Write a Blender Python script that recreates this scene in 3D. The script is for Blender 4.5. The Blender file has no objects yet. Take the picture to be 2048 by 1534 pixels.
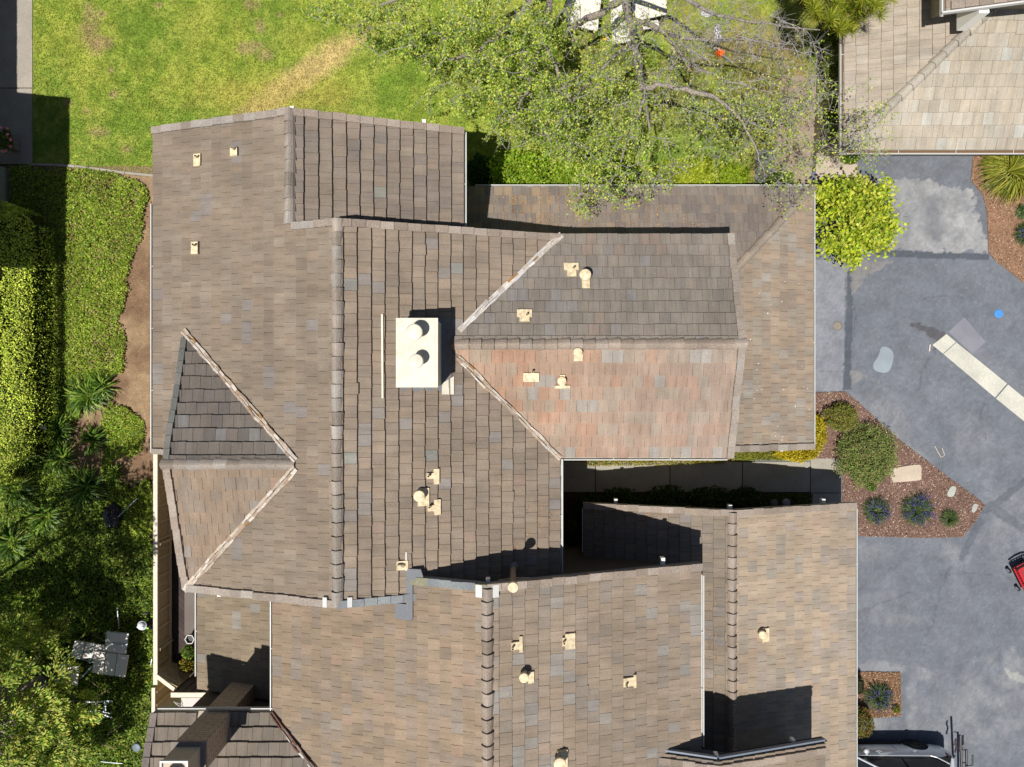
import bpy, math, random
import numpy as np
from mathutils import Vector, Matrix

# ------------------------------------------------------------------ camera, sky, sun
scene = bpy.context.scene
H = 25.0            # height of the camera above the ground (m)
F = 1365.0          # focal length in pixels of the 2048 wide photograph
cam_d = bpy.data.cameras.new('camera')
cam_d.sensor_width = 36.0
cam_d.lens = 36.0 * F / 2048.0
cam_d.clip_end = 3000.0
cam = bpy.data.objects.new('camera', cam_d)
cam.location = (0, 0, H)
cam.rotation_euler = (0, 0, 0)
scene.collection.objects.link(cam)
scene.camera = cam

SUN_EL = math.radians(68.0)
SUN_AZ = math.radians(38.0)      # direction the light travels, measured from +Y towards +X
ld = Vector((math.sin(SUN_AZ) * math.cos(SUN_EL), math.cos(SUN_AZ) * math.cos(SUN_EL), -math.sin(SUN_EL)))
sun_d = bpy.data.lights.new('sun', 'SUN')
sun_d.energy = 5.0
sun_d.angle = math.radians(0.5)
sun_d.color = (1.0, 0.955, 0.89)
sun = bpy.data.objects.new('sun', sun_d)
sun.rotation_euler = ld.to_track_quat('-Z', 'Y').to_euler()
sun.location = (-10, -14, 40)
scene.collection.objects.link(sun)

world = bpy.data.worlds.new('World')
scene.world = world
world.use_nodes = True
wn = world.node_tree.nodes
bg = wn['Background']
sky = wn.new('ShaderNodeTexSky')
sky.sky_type = 'NISHITA'
sky.sun_disc = False
sky.sun_elevation = SUN_EL
sky.sun_rotation = SUN_AZ + math.pi
world.node_tree.links.new(sky.outputs[0], bg.inputs[0])
bg.inputs[1].default_value = 0.05

scene.view_settings.view_transform = 'Standard'
scene.view_settings.look = 'None'
scene.view_settings.gamma = 1.0
scene.view_settings.exposure = 0.13
scene.render.engine = 'CYCLES'
scene.cycles.max_bounces = 5
scene.cycles.diffuse_bounces = 2
scene.cycles.transparent_max_bounces = 4
scene.cycles.use_denoising = True

KL = 1.55   # light on a surface facing the sun, used to turn photographed tones into base colours
R = np.random.default_rng(7)
rnd = random.Random(11)
COL = scene.collection

# ------------------------------------------------------------------ helpers
def lin(c):
    c = c / 255.0
    return c / 12.92 if c <= 0.04045 else ((c + 0.055) / 1.055) ** 2.4

def A(r, g, b, k=0.92):
    """base colour that shows as r, g, b in full sun on a surface whose sun cosine is k"""
    return tuple(min(0.85, lin(v) / (KL * k)) for v in (r, g, b))

def P(px, py, z=0.0):
    """point of height z seen at photograph pixel px, py"""
    k = (H - z) / F
    return Vector(((px - 1024) * k, -(py - 767) * k, z))

def PP(plane, px, py):
    z0, gx, gy = plane
    a, b = (px - 1024) / F, -(py - 767) / F
    c = gx * a + gy * b
    z = (z0 + H * c) / (1 + c)
    return P(px, py, z)

def zp(plane, x, y):
    return plane[0] + plane[1] * x + plane[2] * y

def vnoise(x, y, seed=0):
    x = np.asarray(x, float); y = np.asarray(y, float)
    xi, yi = np.floor(x), np.floor(y)
    fx, fy = x - xi, y - yi
    fx = fx * fx * (3 - 2 * fx); fy = fy * fy * (3 - 2 * fy)
    def h(a, b):
        v = np.sin(a * 127.1 + b * 311.7 + seed * 74.7) * 43758.5453
        return v - np.floor(v)
    return ((h(xi, yi) * (1 - fx) + h(xi + 1, yi) * fx) * (1 - fy) +
            (h(xi, yi + 1) * (1 - fx) + h(xi + 1, yi + 1) * fx) * fy)

def fbm(x, y, seed=0, o=4):
    v, a, t = 0, 0.5, 0
    for i in range(o):
        v = v + a * vnoise(np.asarray(x) * 2 ** i, np.asarray(y) * 2 ** i, seed + i * 13)
        t += a; a *= 0.5
    return v / t

def tag(o, label=None, cat=None, group=None, kind=None):
    if label: o['label'] = label
    if cat: o['category'] = cat
    if group: o['group'] = group
    if kind: o['kind'] = kind
    return o

def empty(name, loc, label, cat, group=None):
    o = bpy.data.objects.new(name, None)
    o.empty_display_size = 0.2
    o.location = loc
    COL.objects.link(o)
    return tag(o, label, cat, group)

def root_of(o):
    while o.parent: o = o.parent
    return o

def link_mesh(name, me, mat, parent=None, origin=None):
    o = bpy.data.objects.new(name, me)
    me.materials.append(mat)
    COL.objects.link(o)
    if parent is not None:
        r = root_of(parent)
        me.transform(Matrix.Translation(-Vector(r.location)))
        o.parent = parent
    elif origin is not None:
        me.transform(Matrix.Translation(-Vector(origin)))
        o.location = origin
    return o

class MB:
    def __init__(s):
        s.v = []; s.f = []; s.c = []
    def add(s, verts, faces, col=None):
        b = len(s.v)
        s.v.extend([tuple(p) for p in verts])
        for f in faces:
            s.f.append(tuple(i + b for i in f)); s.c.append(col or (0.5, 0.5, 0.5))
    def box(s, lo, hi, col=None, rot=0.0, piv=None):
        x0, y0, z0 = lo; x1, y1, z1 = hi
        vs = [Vector(p) for p in ((x0,y0,z0),(x1,y0,z0),(x1,y1,z0),(x0,y1,z0),(x0,y0,z1),(x1,y0,z1),(x1,y1,z1),(x0,y1,z1))]
        if rot:
            c = Vector(piv) if piv else Vector(((x0+x1)/2, (y0+y1)/2, 0))
            M = Matrix.Translation(c) @ Matrix.Rotation(rot, 4, 'Z') @ Matrix.Translation(-c)
            vs = [M @ p for p in vs]
        s.add(vs, [(0,3,2,1),(4,5,6,7),(0,1,5,4),(1,2,6,5),(2,3,7,6),(3,0,4,7)], col)
        return s
    def bar(s, p, q, w, h=None, col=None, up=(0, 0, 1)):
        """box from p to q, w wide and h high"""
        h = w if h is None else h
        p, q = Vector(p), Vector(q)
        d = (q - p)
        if d.length < 1e-6: return s
        d.normalize()
        u = Vector(up)
        if abs(d.dot(u)) > 0.98: u = Vector((1, 0, 0))
        sd = d.cross(u).normalized(); u = sd.cross(d).normalized()
        vs = []
        for e in (p, q):
            for a, b in ((-1,-1),(1,-1),(1,1),(-1,1)):
                vs.append(e + sd * a * w / 2 + u * b * h / 2)
        s.add(vs, [(0,1,2,3),(7,6,5,4),(0,4,5,1),(1,5,6,2),(2,6,7,3),(3,7,4,0)], col)
        return s
    def tube(s, pts, rad, n=6, col=None, caps=True):
        pts = [Vector(p) for p in pts]
        if not hasattr(rad, '__len__'): rad = [rad] * len(pts)
        b = len(s.v); prev = None
        for i, p in enumerate(pts):
            d = (pts[min(i+1, len(pts)-1)] - pts[max(i-1, 0)])
            if d.length < 1e-7: d = Vector((0, 0, 1))
            d.normalize()
            u = prev if prev is not None else (Vector((0, 0, 1)) if abs(d.z) < 0.9 else Vector((1, 0, 0)))
            sd = d.cross(u)
            if sd.length < 1e-5: sd = d.cross(Vector((1, 0.3, 0)))
            sd.normalize(); u = sd.cross(d).normalized(); prev = u
            for k in range(n):
                a = 2 * math.pi * k / n
                q = p + (sd * math.cos(a) + u * math.sin(a)) * rad[i]
                s.v.append(tuple(q))
        for i in range(len(pts) - 1):
            for k in range(n):
                k2 = (k + 1) % n
                s.f.append((b+i*n+k, b+i*n+k2, b+(i+1)*n+k2, b+(i+1)*n+k)); s.c.append(col or (.5,.5,.5))
        if caps:
            s.f.append(tuple(b + k for k in range(n))[::-1]); s.c.append(col or (.5,.5,.5))
            s.f.append(tuple(b + (len(pts)-1)*n + k for k in range(n))); s.c.append(col or (.5,.5,.5))
        return s
    def cyl(s, c, r, z0, z1, n=20, col=None, r2=None):
        s.tube([(c[0], c[1], z0), (c[0], c[1], z1)], [r, r if r2 is None else r2], n, col)
        return s
    def lathe(s, c, prof, n=24, col=None):
        b = len(s.v)
        for r, z in prof:
            for k in range(n):
                a = 2 * math.pi * k / n
                s.v.append((c[0] + r * math.cos(a), c[1] + r * math.sin(a), c[2] + z))
        for i in range(len(prof) - 1):
            for k in range(n):
                k2 = (k + 1) % n
                s.f.append((b+i*n+k, b+i*n+k2, b+(i+1)*n+k2, b+(i+1)*n+k)); s.c.append(col or (.5,.5,.5))
        s.f.append(tuple(b + k for k in range(n))[::-1]); s.c.append(col or (.5,.5,.5))
        s.f.append(tuple(b + (len(prof)-1)*n + k for k in range(n))); s.c.append(col or (.5,.5,.5))
        return s
    def prism(s, poly, z0, z1, col=None):
        n = len(poly)
        ar = sum(poly[i][0]*poly[(i+1)%n][1]-poly[(i+1)%n][0]*poly[i][1] for i in range(n))
        if ar < 0: poly = poly[::-1]
        z0 = z0 if hasattr(z0, '__len__') else [z0]*n
        z1 = z1 if hasattr(z1, '__len__') else [z1]*n
        if ar < 0: z0, z1 = z0[::-1], z1[::-1]
        vs = [(p[0], p[1], z0[i]) for i, p in enumerate(poly)] + [(p[0], p[1], z1[i]) for i, p in enumerate(poly)]
        fs = [tuple(range(n))[::-1], tuple(range(n, 2*n))] + [(i, (i+1)%n, n+(i+1)%n, n+i) for i in range(n)]
        s.add(vs, fs, col)
        return s
    def mesh(s, name, smooth=False, colors=False):
        me = bpy.data.meshes.new(name)
        me.from_pydata(s.v, [], s.f)
        if colors:
            ca = me.color_attributes.new('Col', 'FLOAT_COLOR', 'CORNER')
            arr = np.ones((len(me.loops), 4), np.float32)
            cnt = np.array([len(f) for f in s.f])
            arr[:, :3] = np.repeat(np.array(s.c, np.float32).reshape(-1, 3), cnt, axis=0)
            ca.data.foreach_set('color', arr.ravel())
        if smooth:
            me.polygons.foreach_set('use_smooth', [True] * len(me.polygons))
        me.update()
        return me
    def build(s, name, mat, parent=None, smooth=False, colors=False, origin=None):
        return link_mesh(name, s.mesh(name, smooth, colors), mat, parent, origin)

# ------------------------------------------------------------------ materials
def new_mat(name):
    m = bpy.data.materials.new(name); m.use_nodes = True
    return m, m.node_tree.nodes, m.node_tree.links, m.node_tree.nodes['Principled BSDF']

def mat_attr(name, rough=0.85, nscale=60.0, namt=0.35, bump=0.3, streak=None, spec=0.3, sub=None):
    """base colour from the colour attribute, broken up by fine noise (and streaks stretched along one axis)"""
    m, n, l, b = new_mat(name)
    at = n.new('ShaderNodeAttribute'); at.attribute_name = 'Col'
    tc = n.new('ShaderNodeTexCoord')
    nz = n.new('ShaderNodeTexNoise'); nz.inputs['Scale'].default_value = nscale; nz.inputs['Detail'].default_value = 5
    if streak:
        mp = n.new('ShaderNodeMapping'); mp.inputs['Scale'].default_value = streak
        l.new(tc.outputs['Object'], mp.inputs[0]); l.new(mp.outputs[0], nz.inputs['Vector'])
    else:
        l.new(tc.outputs['Object'], nz.inputs['Vector'])
    n2 = n.new('ShaderNodeTexNoise'); n2.inputs['Scale'].default_value = 1.3; n2.inputs['Detail'].default_value = 4
    l.new(tc.outputs['Object'], n2.inputs['Vector'])
    mr = n.new('ShaderNodeMapRange'); mr.inputs[1].default_value = 0.3; mr.inputs[2].default_value = 0.7
    mr.inputs[3].default_value = 1 - namt; mr.inputs[4].default_value = 1 + namt
    l.new(nz.outputs[0], mr.inputs[0])
    m3 = n.new('ShaderNodeMapRange'); m3.inputs[1].default_value = 0.3; m3.inputs[2].default_value = 0.7
    m3.inputs[3].default_value = 0.88; m3.inputs[4].default_value = 1.12
    l.new(n2.outputs[0], m3.inputs[0])
    mu = n.new('ShaderNodeMath'); mu.operation = 'MULTIPLY'
    l.new(mr.outputs[0], mu.inputs[0]); l.new(m3.outputs[0], mu.inputs[1])
    if streak:      # long weather streaks down the slope and small dark lichen spots
        mp2 = n.new('ShaderNodeMapping'); mp2.inputs['Scale'].default_value = (5.5, .7, 1) if streak[0] > streak[1] else (.7, 5.5, 1)
        l.new(tc.outputs['Object'], mp2.inputs[0])
        n4 = n.new('ShaderNodeTexNoise'); n4.inputs['Scale'].default_value = 1.2; n4.inputs['Detail'].default_value = 6; l.new(mp2.outputs[0], n4.inputs['Vector'])
        m4 = n.new('ShaderNodeMapRange'); m4.inputs[1].default_value = .35; m4.inputs[2].default_value = .65; m4.inputs[3].default_value = .88; m4.inputs[4].default_value = 1.07
        l.new(n4.outputs[0], m4.inputs[0])
        n5 = n.new('ShaderNodeTexNoise'); n5.inputs['Scale'].default_value = 11; n5.inputs['Detail'].default_value = 3; l.new(tc.outputs['Object'], n5.inputs['Vector'])
        m5 = n.new('ShaderNodeMapRange'); m5.inputs[1].default_value = .64; m5.inputs[2].default_value = .78; m5.inputs[3].default_value = 1; m5.inputs[4].default_value = .78
        l.new(n5.outputs[0], m5.inputs[0])
        q1 = n.new('ShaderNodeMath'); q1.operation = 'MULTIPLY'; l.new(m4.outputs[0], q1.inputs[0]); l.new(m5.outputs[0], q1.inputs[1])
        q2 = n.new('ShaderNodeMath'); q2.operation = 'MULTIPLY'; l.new(q1.outputs[0], q2.inputs[0]); l.new(mu.outputs[0], q2.inputs[1]); mu = q2
    vm = n.new('ShaderNodeVectorMath'); vm.operation = 'SCALE'
    l.new(at.outputs['Color'], vm.inputs[0]); l.new(mu.outputs[0], vm.inputs['Scale'])
    l.new(vm.outputs[0], b.inputs['Base Color'])
    b.inputs['Roughness'].default_value = rough
    b.inputs['Specular IOR Level'].default_value = spec
    bp = n.new('ShaderNodeBump'); bp.inputs['Strength'].default_value = bump; bp.inputs['Distance'].default_value = 0.01
    l.new(nz.outputs[0], bp.inputs['Height']); l.new(bp.outputs[0], b.inputs['Normal'])
    return m

def mat_plain(name, col, rough=0.7, metal=0.0, nscale=25.0, namt=0.12, bump=0.1, spec=0.4):
    m, n, l, b = new_mat(name)
    tc = n.new('ShaderNodeTexCoord')
    nz = n.new('ShaderNodeTexNoise'); nz.inputs['Scale'].default_value = nscale; nz.inputs['Detail'].default_value = 4
    l.new(tc.outputs['Object'], nz.inputs['Vector'])
    mr = n.new('ShaderNodeMapRange'); mr.inputs[1].default_value = 0.3; mr.inputs[2].default_value = 0.7
    mr.inputs[3].default_value = 1 - namt; mr.inputs[4].default_value = 1 + namt
    l.new(nz.outputs[0], mr.inputs[0])
    vm = n.new('ShaderNodeVectorMath'); vm.operation = 'SCALE'
    vm.inputs[0].default_value = col[:3]; l.new(mr.outputs[0], vm.inputs['Scale'])
    l.new(vm.outputs[0], b.inputs['Base Color'])
    b.inputs['Roughness'].default_value = rough; b.inputs['Metallic'].default_value = metal
    b.inputs['Specular IOR Level'].default_value = spec
    if bump:
        bp = n.new('ShaderNodeBump'); bp.inputs['Strength'].default_value = bump; bp.inputs['Distance'].default_value = 0.01
        l.new(nz.outputs[0], bp.inputs['Height']); l.new(bp.outputs[0], b.inputs['Normal'])
    return m

def mat_leaf(name, trans=0.45, rough=0.5):
    m, n, l, b = new_mat(name)
    at = n.new('ShaderNodeAttribute'); at.attribute_name = 'Col'
    l.new(at.outputs['Color'], b.inputs['Base Color'])
    b.inputs['Roughness'].default_value = rough; b.inputs['Specular IOR Level'].default_value = 0.35
    tr = n.new('ShaderNodeBsdfTranslucent'); l.new(at.outputs['Color'], tr.inputs[0])
    mx = n.new('ShaderNodeMixShader'); mx.inputs[0].default_value = trans
    l.new(b.outputs[0], mx.inputs[1]); l.new(tr.outputs[0], mx.inputs[2])
    l.new(mx.outputs[0], n['Material Output'].inputs[0])
    return m

def mat_brick(name, c1, c2, mortar, bw=0.4, bh=0.12):
    m, n, l, b = new_mat(name)
    tc = n.new('ShaderNodeTexCoord'); sp = n.new('ShaderNodeSeparateXYZ'); l.new(tc.outputs['Object'], sp.inputs[0])
    ad = n.new('ShaderNodeMath'); ad.operation = 'ADD'; l.new(sp.outputs[0], ad.inputs[0]); l.new(sp.outputs[1], ad.inputs[1])
    cb = n.new('ShaderNodeCombineXYZ'); l.new(ad.outputs[0], cb.inputs[0]); l.new(sp.outputs[2], cb.inputs[1])
    br = n.new('ShaderNodeTexBrick'); l.new(cb.outputs[0], br.inputs['Vector'])
    br.inputs['Color1'].default_value = (*c1, 1); br.inputs['Color2'].default_value = (*c2, 1)
    br.inputs['Mortar'].default_value = (*mortar, 1); br.inputs['Scale'].default_value = 1.0
    br.inputs['Brick Width'].default_value = bw; br.inputs['Row Height'].default_value = bh
    br.inputs['Mortar Size'].default_value = 0.009; br.inputs['Mortar Smooth'].default_value = 0.2
    nz = n.new('ShaderNodeTexNoise'); nz.inputs['Scale'].default_value = 9; l.new(tc.outputs['Object'], nz.inputs['Vector'])
    mr = n.new('ShaderNodeMapRange'); mr.inputs[3].default_value = 0.75; mr.inputs[4].default_value = 1.2; l.new(nz.outputs[0], mr.inputs[0])
    vm = n.new('ShaderNodeVectorMath'); vm.operation = 'SCALE'; l.new(br.outputs[0], vm.inputs[0]); l.new(mr.outputs[0], vm.inputs['Scale'])
    l.new(vm.outputs[0], b.inputs['Base Color']); b.inputs['Roughness'].default_value = 0.9
    bp = n.new('ShaderNodeBump'); bp.inputs['Strength'].default_value = 0.6; bp.inputs['Distance'].default_value = 0.01; bp.invert = True
    l.new(br.outputs['Fac'], bp.inputs['Height']); l.new(bp.outputs[0], b.inputs['Normal'])
    return m

M_TILE_V = mat_attr('concrete_roof_tile', 0.92, 30, 0.2, 0.4, streak=(1.0, 2.6, 1.0))
M_TILE_H = mat_attr('concrete_roof_tile_cross', 0.92, 30, 0.2, 0.4, streak=(2.6, 1.0, 1.0))
M_CAP = mat_attr('ridge_tile', 0.9, 25, 0.22, 0.4)
M_FASCIA = mat_plain('painted_fascia', (0.42, 0.38, 0.30), 0.6)
M_WHITE = mat_plain('white_painted_metal', (0.56, 0.56, 0.54), 0.45, namt=0.05)
M_BEAM = mat_plain('white_painted_beam', (0.80, 0.78, 0.72), 0.55, namt=0.06)
M_CREAM = mat_plain('cream_painted_sheet_metal', (0.66, 0.54, 0.35), 0.6, namt=0.3, nscale=9)
M_CREAML = mat_plain('pale_cream_paint', (0.64, 0.59, 0.48), 0.55, namt=0.16, nscale=3)
M_STUCCO = mat_plain('beige_siding_wall', (0.33, 0.28, 0.2), 0.85, namt=0.08)
M_TAN = mat_plain('tan_painted_timber', (0.78, 0.62, 0.38), 0.7, namt=0.12)
M_DARK = mat_plain('dark_opening', (0.012, 0.011, 0.01), 0.9)
M_LEADGREY = mat_plain('grey_lead_flashing', (0.15, 0.16, 0.175), 0.7, namt=0.1)
M_BRICK = mat_brick('painted_brick', (0.56, 0.43, 0.31), (0.50, 0.385, 0.28), (0.24, 0.18, 0.13))
M_LEAF = mat_leaf('leaf')
M_LEAFM = mat_leaf('matte_leaf', 0.15, 0.7)
M_BARK = mat_plain('grey_bark', (0.25, 0.215, 0.185), 0.9, nscale=18, namt=0.45, bump=0.6)
M_TWIG = mat_plain('grey_twig', (0.30, 0.275, 0.27), 0.85, nscale=8, namt=0.3, bump=0)
M_GROUND = mat_attr('ground_surface', 0.95, 45, 0.28, 0.5)
M_ASPH = mat_attr('asphalt_surface', 0.85, 110, 0.22, 0.35, spec=0.35)
M_CONC = mat_plain('concrete_paving', (0.42, 0.39, 0.34), 0.85, nscale=5, namt=0.16, bump=0.15)
M_CHIP = mat_attr('wood_chip', 0.85, 40, 0.2, 0.1)

# ------------------------------------------------------------------ leaves
def leaf_arrays(c, size, tilt=0.6, aspect=0.55, dirs=None):
    """diamond leaves round centres c (N,3): returns verts (N*4,3)"""
    n = len(c)
    if dirs is None:
        az = R.uniform(0, 2 * np.pi, n)
        el = R.normal(0, tilt, n)
        dirs = np.stack([np.cos(az) * np.cos(el), np.sin(az) * np.cos(el), np.sin(el)], 1)
    roll = R.normal(0, tilt, n)
    up = np.stack([np.zeros(n), np.zeros(n), np.ones(n)], 1)
    s = np.cross(dirs, up); ln = np.linalg.norm(s, axis=1, keepdims=True); s = s / np.maximum(ln, 1e-4)
    u = np.cross(s, dirs)
    s2 = s * np.cos(roll)[:, None] + u * np.sin(roll)[:, None]
    sz = size[:, None] if hasattr(size, '__len__') else size
    L = dirs * sz * 0.5; W = s2 * sz * 0.5 * aspect
    nn = np.cross(dirs, s2)
    v = np.stack([c - L, c + W + nn * sz * 0.06, c + L, c - W + nn * sz * 0.06], 1)
    return v.reshape(-1, 3)

def leaf_object(name, c, size, cols, mat, parent=None, tilt=0.6, aspect=0.55, dirs=None, origin=None):
    v = leaf_arrays(c, size, tilt, aspect, dirs)
    return quad_object(name, v, np.repeat(cols, 4, axis=0), mat, parent, origin)

def quad_object(name, v, cols, mat, parent=None, origin=None):
    n = len(v) // 4
    me = bpy.data.meshes.new(name)
    me.vertices.add(n * 4); me.vertices.foreach_set('co', v.astype(np.float32).ravel())
    me.loops.add(n * 4); me.loops.foreach_set('vertex_index', np.arange(n * 4, dtype=np.int32))
    me.polygons.add(n)
    me.polygons.foreach_set('loop_start', np.arange(0, n * 4, 4, dtype=np.int32))
    try: me.polygons.foreach_set('loop_total', np.full(n, 4, dtype=np.int32))
    except Exception: pass
    ca = me.color_attributes.new('Col', 'FLOAT_COLOR', 'POINT')
    arr = np.ones((n * 4, 4), np.float32); arr[:, :3] = cols
    ca.data.foreach_set('color', arr.ravel())
    me.update(calc_edges=True); me.validate()
    return link_mesh(name, me, mat, parent, origin)

def mixcol(n, pal, w=None, jit=0.18):
    pal = np.array(pal, float)
    idx = R.choice(len(pal), n, p=(np.array(w) / sum(w)) if w is not None else None)
    return np.clip(pal[idx] * (1 + R.normal(0, jit, (n, 1))), 0.003, 0.85)

def in_poly(x, y, poly):
    x = np.asarray(x); y = np.asarray(y)
    r = np.zeros(x.shape, bool); n = len(poly)
    for i in range(n):
        x1, y1 = poly[i][:2]; x2, y2 = poly[(i + 1) % n][:2]
        if y1 == y2: continue
        c = ((y1 > y) != (y2 > y)) & (x < (x2 - x1) * (y - y1) / (y2 - y1) + x1)
        r ^= c
    return r

def scatter_px(poly, n, z=0.0):
    """n random ground points inside a polygon given in photograph pixels"""
    xs = [p[0] for p in poly]; ys = [p[1] for p in poly]
    out = np.zeros((0, 2))
    while len(out) < n:
        q = np.stack([R.uniform(min(xs), max(xs), n), R.uniform(min(ys), max(ys), n)], 1)
        out = np.vstack([out, q[in_poly(q[:, 0], q[:, 1], poly)]])
    out = out[:n]; k = (H - z) / F
    return np.stack([(out[:, 0] - 1024) * k, -(out[:, 1] - 767) * k, np.full(n, z)], 1), out

def smooth_poly(poly, it=2):
    for _ in range(it):
        q = []
        for i in range(len(poly)):
            a, b = poly[i], poly[(i + 1) % len(poly)]
            q.append((a[0]*.75+b[0]*.25, a[1]*.75+b[1]*.25)); q.append((a[0]*.25+b[0]*.75, a[1]*.25+b[1]*.75))
        poly = q
    return poly

def px_sheet(name, poly, z, mat, th=0.0, kind='structure', parent=None, label=None, cat=None, group=None, col=None):
    """flat sheet (or slab of thickness th) outlined in photograph pixels, its top at height z"""
    pts = [P(a, b, z) for a, b in poly]
    mb = MB()
    if th > 0: mb.prism([(p.x, p.y) for p in pts], z - th, z, col)
    else:
        ar = sum(pts[i].x*pts[(i+1)%len(pts)].y-pts[(i+1)%len(pts)].x*pts[i].y for i in range(len(pts)))
        if ar < 0: pts = pts[::-1]
        mb.add(pts, [tuple(range(len(pts)))], col)
    c = sum(pts, Vector()) / len(pts)
    o = mb.build(name, mat, parent, colors=col is not None, origin=None if parent else (c.x, c.y, z - th))
    return tag(o, label, cat, group, kind)

def grid_sheet(name, x0, x1, y0, y1, step, z, colfn, mat, relief=0.0):
    nx = int((x1 - x0) / step) + 1; ny = int((y1 - y0) / step) + 1
    X, Y = np.meshgrid(np.linspace(x0, x1, nx), np.linspace(y0, y1, ny))
    px = X * F / H + 1024; py = 767 - Y * F / H
    c = colfn(X, Y, px, py)
    Z = np.full(X.shape, z) + relief * (fbm(X * 1.5, Y * 1.5, 5) - 0.5)
    v = np.stack([X, Y, Z], -1).reshape(-1, 3)
    i = np.arange(nx * ny).reshape(ny, nx)
    q = np.stack([i[:-1, :-1], i[:-1, 1:], i[1:, 1:], i[1:, :-1]], -1).reshape(-1, 4)
    me = bpy.data.meshes.new(name)
    me.vertices.add(len(v)); me.vertices.foreach_set('co', v.astype(np.float32).ravel())
    me.loops.add(q.size); me.loops.foreach_set('vertex_index', q.astype(np.int32).ravel())
    me.polygons.add(len(q)); me.polygons.foreach_set('loop_start', np.arange(0, q.size, 4, dtype=np.int32))
    try: me.polygons.foreach_set('loop_total', np.full(len(q), 4, dtype=np.int32))
    except Exception: pass
    ca = me.color_attributes.new('Col', 'FLOAT_COLOR', 'POINT')
    arr = np.ones((len(v), 4), np.float32); arr[:, :3] = c.reshape(-1, 3)
    ca.data.foreach_set('color', arr.ravel())
    me.update(calc_edges=True)
    o = link_mesh(name, me, mat)
    o['kind'] = 'structure'
    return o

def blob(px, py, cx, cy, rx, ry, seed=1, soft=0.35, wob=0.5, ang=0.0):
    """soft irregular spot, 1 inside and 0 outside"""
    dx, dy = px - cx, py - cy
    if ang:
        ca, sa = math.cos(ang), math.sin(ang); dx, dy = dx * ca + dy * sa, -dx * sa + dy * ca
    d = np.sqrt((dx / rx) ** 2 + (dy / ry) ** 2)
    d = d + wob * (fbm(px / 22.0, py / 22.0, seed) - 0.5) * 2
    return np.clip((1 - d) / soft + 0.5, 0, 1)

def soft_poly(px, py, poly, w=3.0, seed=3, wob=4.0):
    qx = px + wob * (fbm(px / 9, py / 9, seed) - 0.5) * 2; qy = py + wob * (fbm(px / 9, py / 9, seed + 5) - 0.5) * 2
    return in_poly(qx, qy, poly).astype(float)

def lerp(c, col, m):
    return c * (1 - m[..., None]) + np.array(col) * m[..., None]

# ------------------------------------------------------------------ roofs
def clip_poly(sub, clip):
    """Sutherland-Hodgman: convex clip polygon, counter-clockwise"""
    out = sub
    n = len(clip)
    for i in range(n):
        ax, ay = clip[i]; bx, by = clip[(i + 1) % n]
        inp, out = out, []
        if not inp: return []
        def side(p): return (bx - ax) * (p[1] - ay) - (by - ay) * (p[0] - ax)
        for k in range(len(inp)):
            p, q = inp[k], inp[(k + 1) % len(inp)]
            sp_, sq = side(p), side(q)
            if sp_ >= 0: out.append(p)
            if (sp_ >= 0) != (sq >= 0):
                t = sp_ / (sp_ - sq)
                out.append((p[0] + (q[0] - p[0]) * t, p[1] + (q[1] - p[1]) * t))
    return out

def ccw(poly):
    a = sum(poly[i][0]*poly[(i+1)%len(poly)][1]-poly[(i+1)%len(poly)][0]*poly[i][1] for i in range(len(poly)))
    return poly if a > 0 else poly[::-1]

def deck(name, parent, plane, poly, mat=None, th=0.16):
    zs = [zp(plane, x, y) for x, y in poly]
    return MB().prism(list(poly), [z - th for z in zs], [z - 0.004 for z in zs]).build(name, mat or M_FASCIA, parent)

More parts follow.
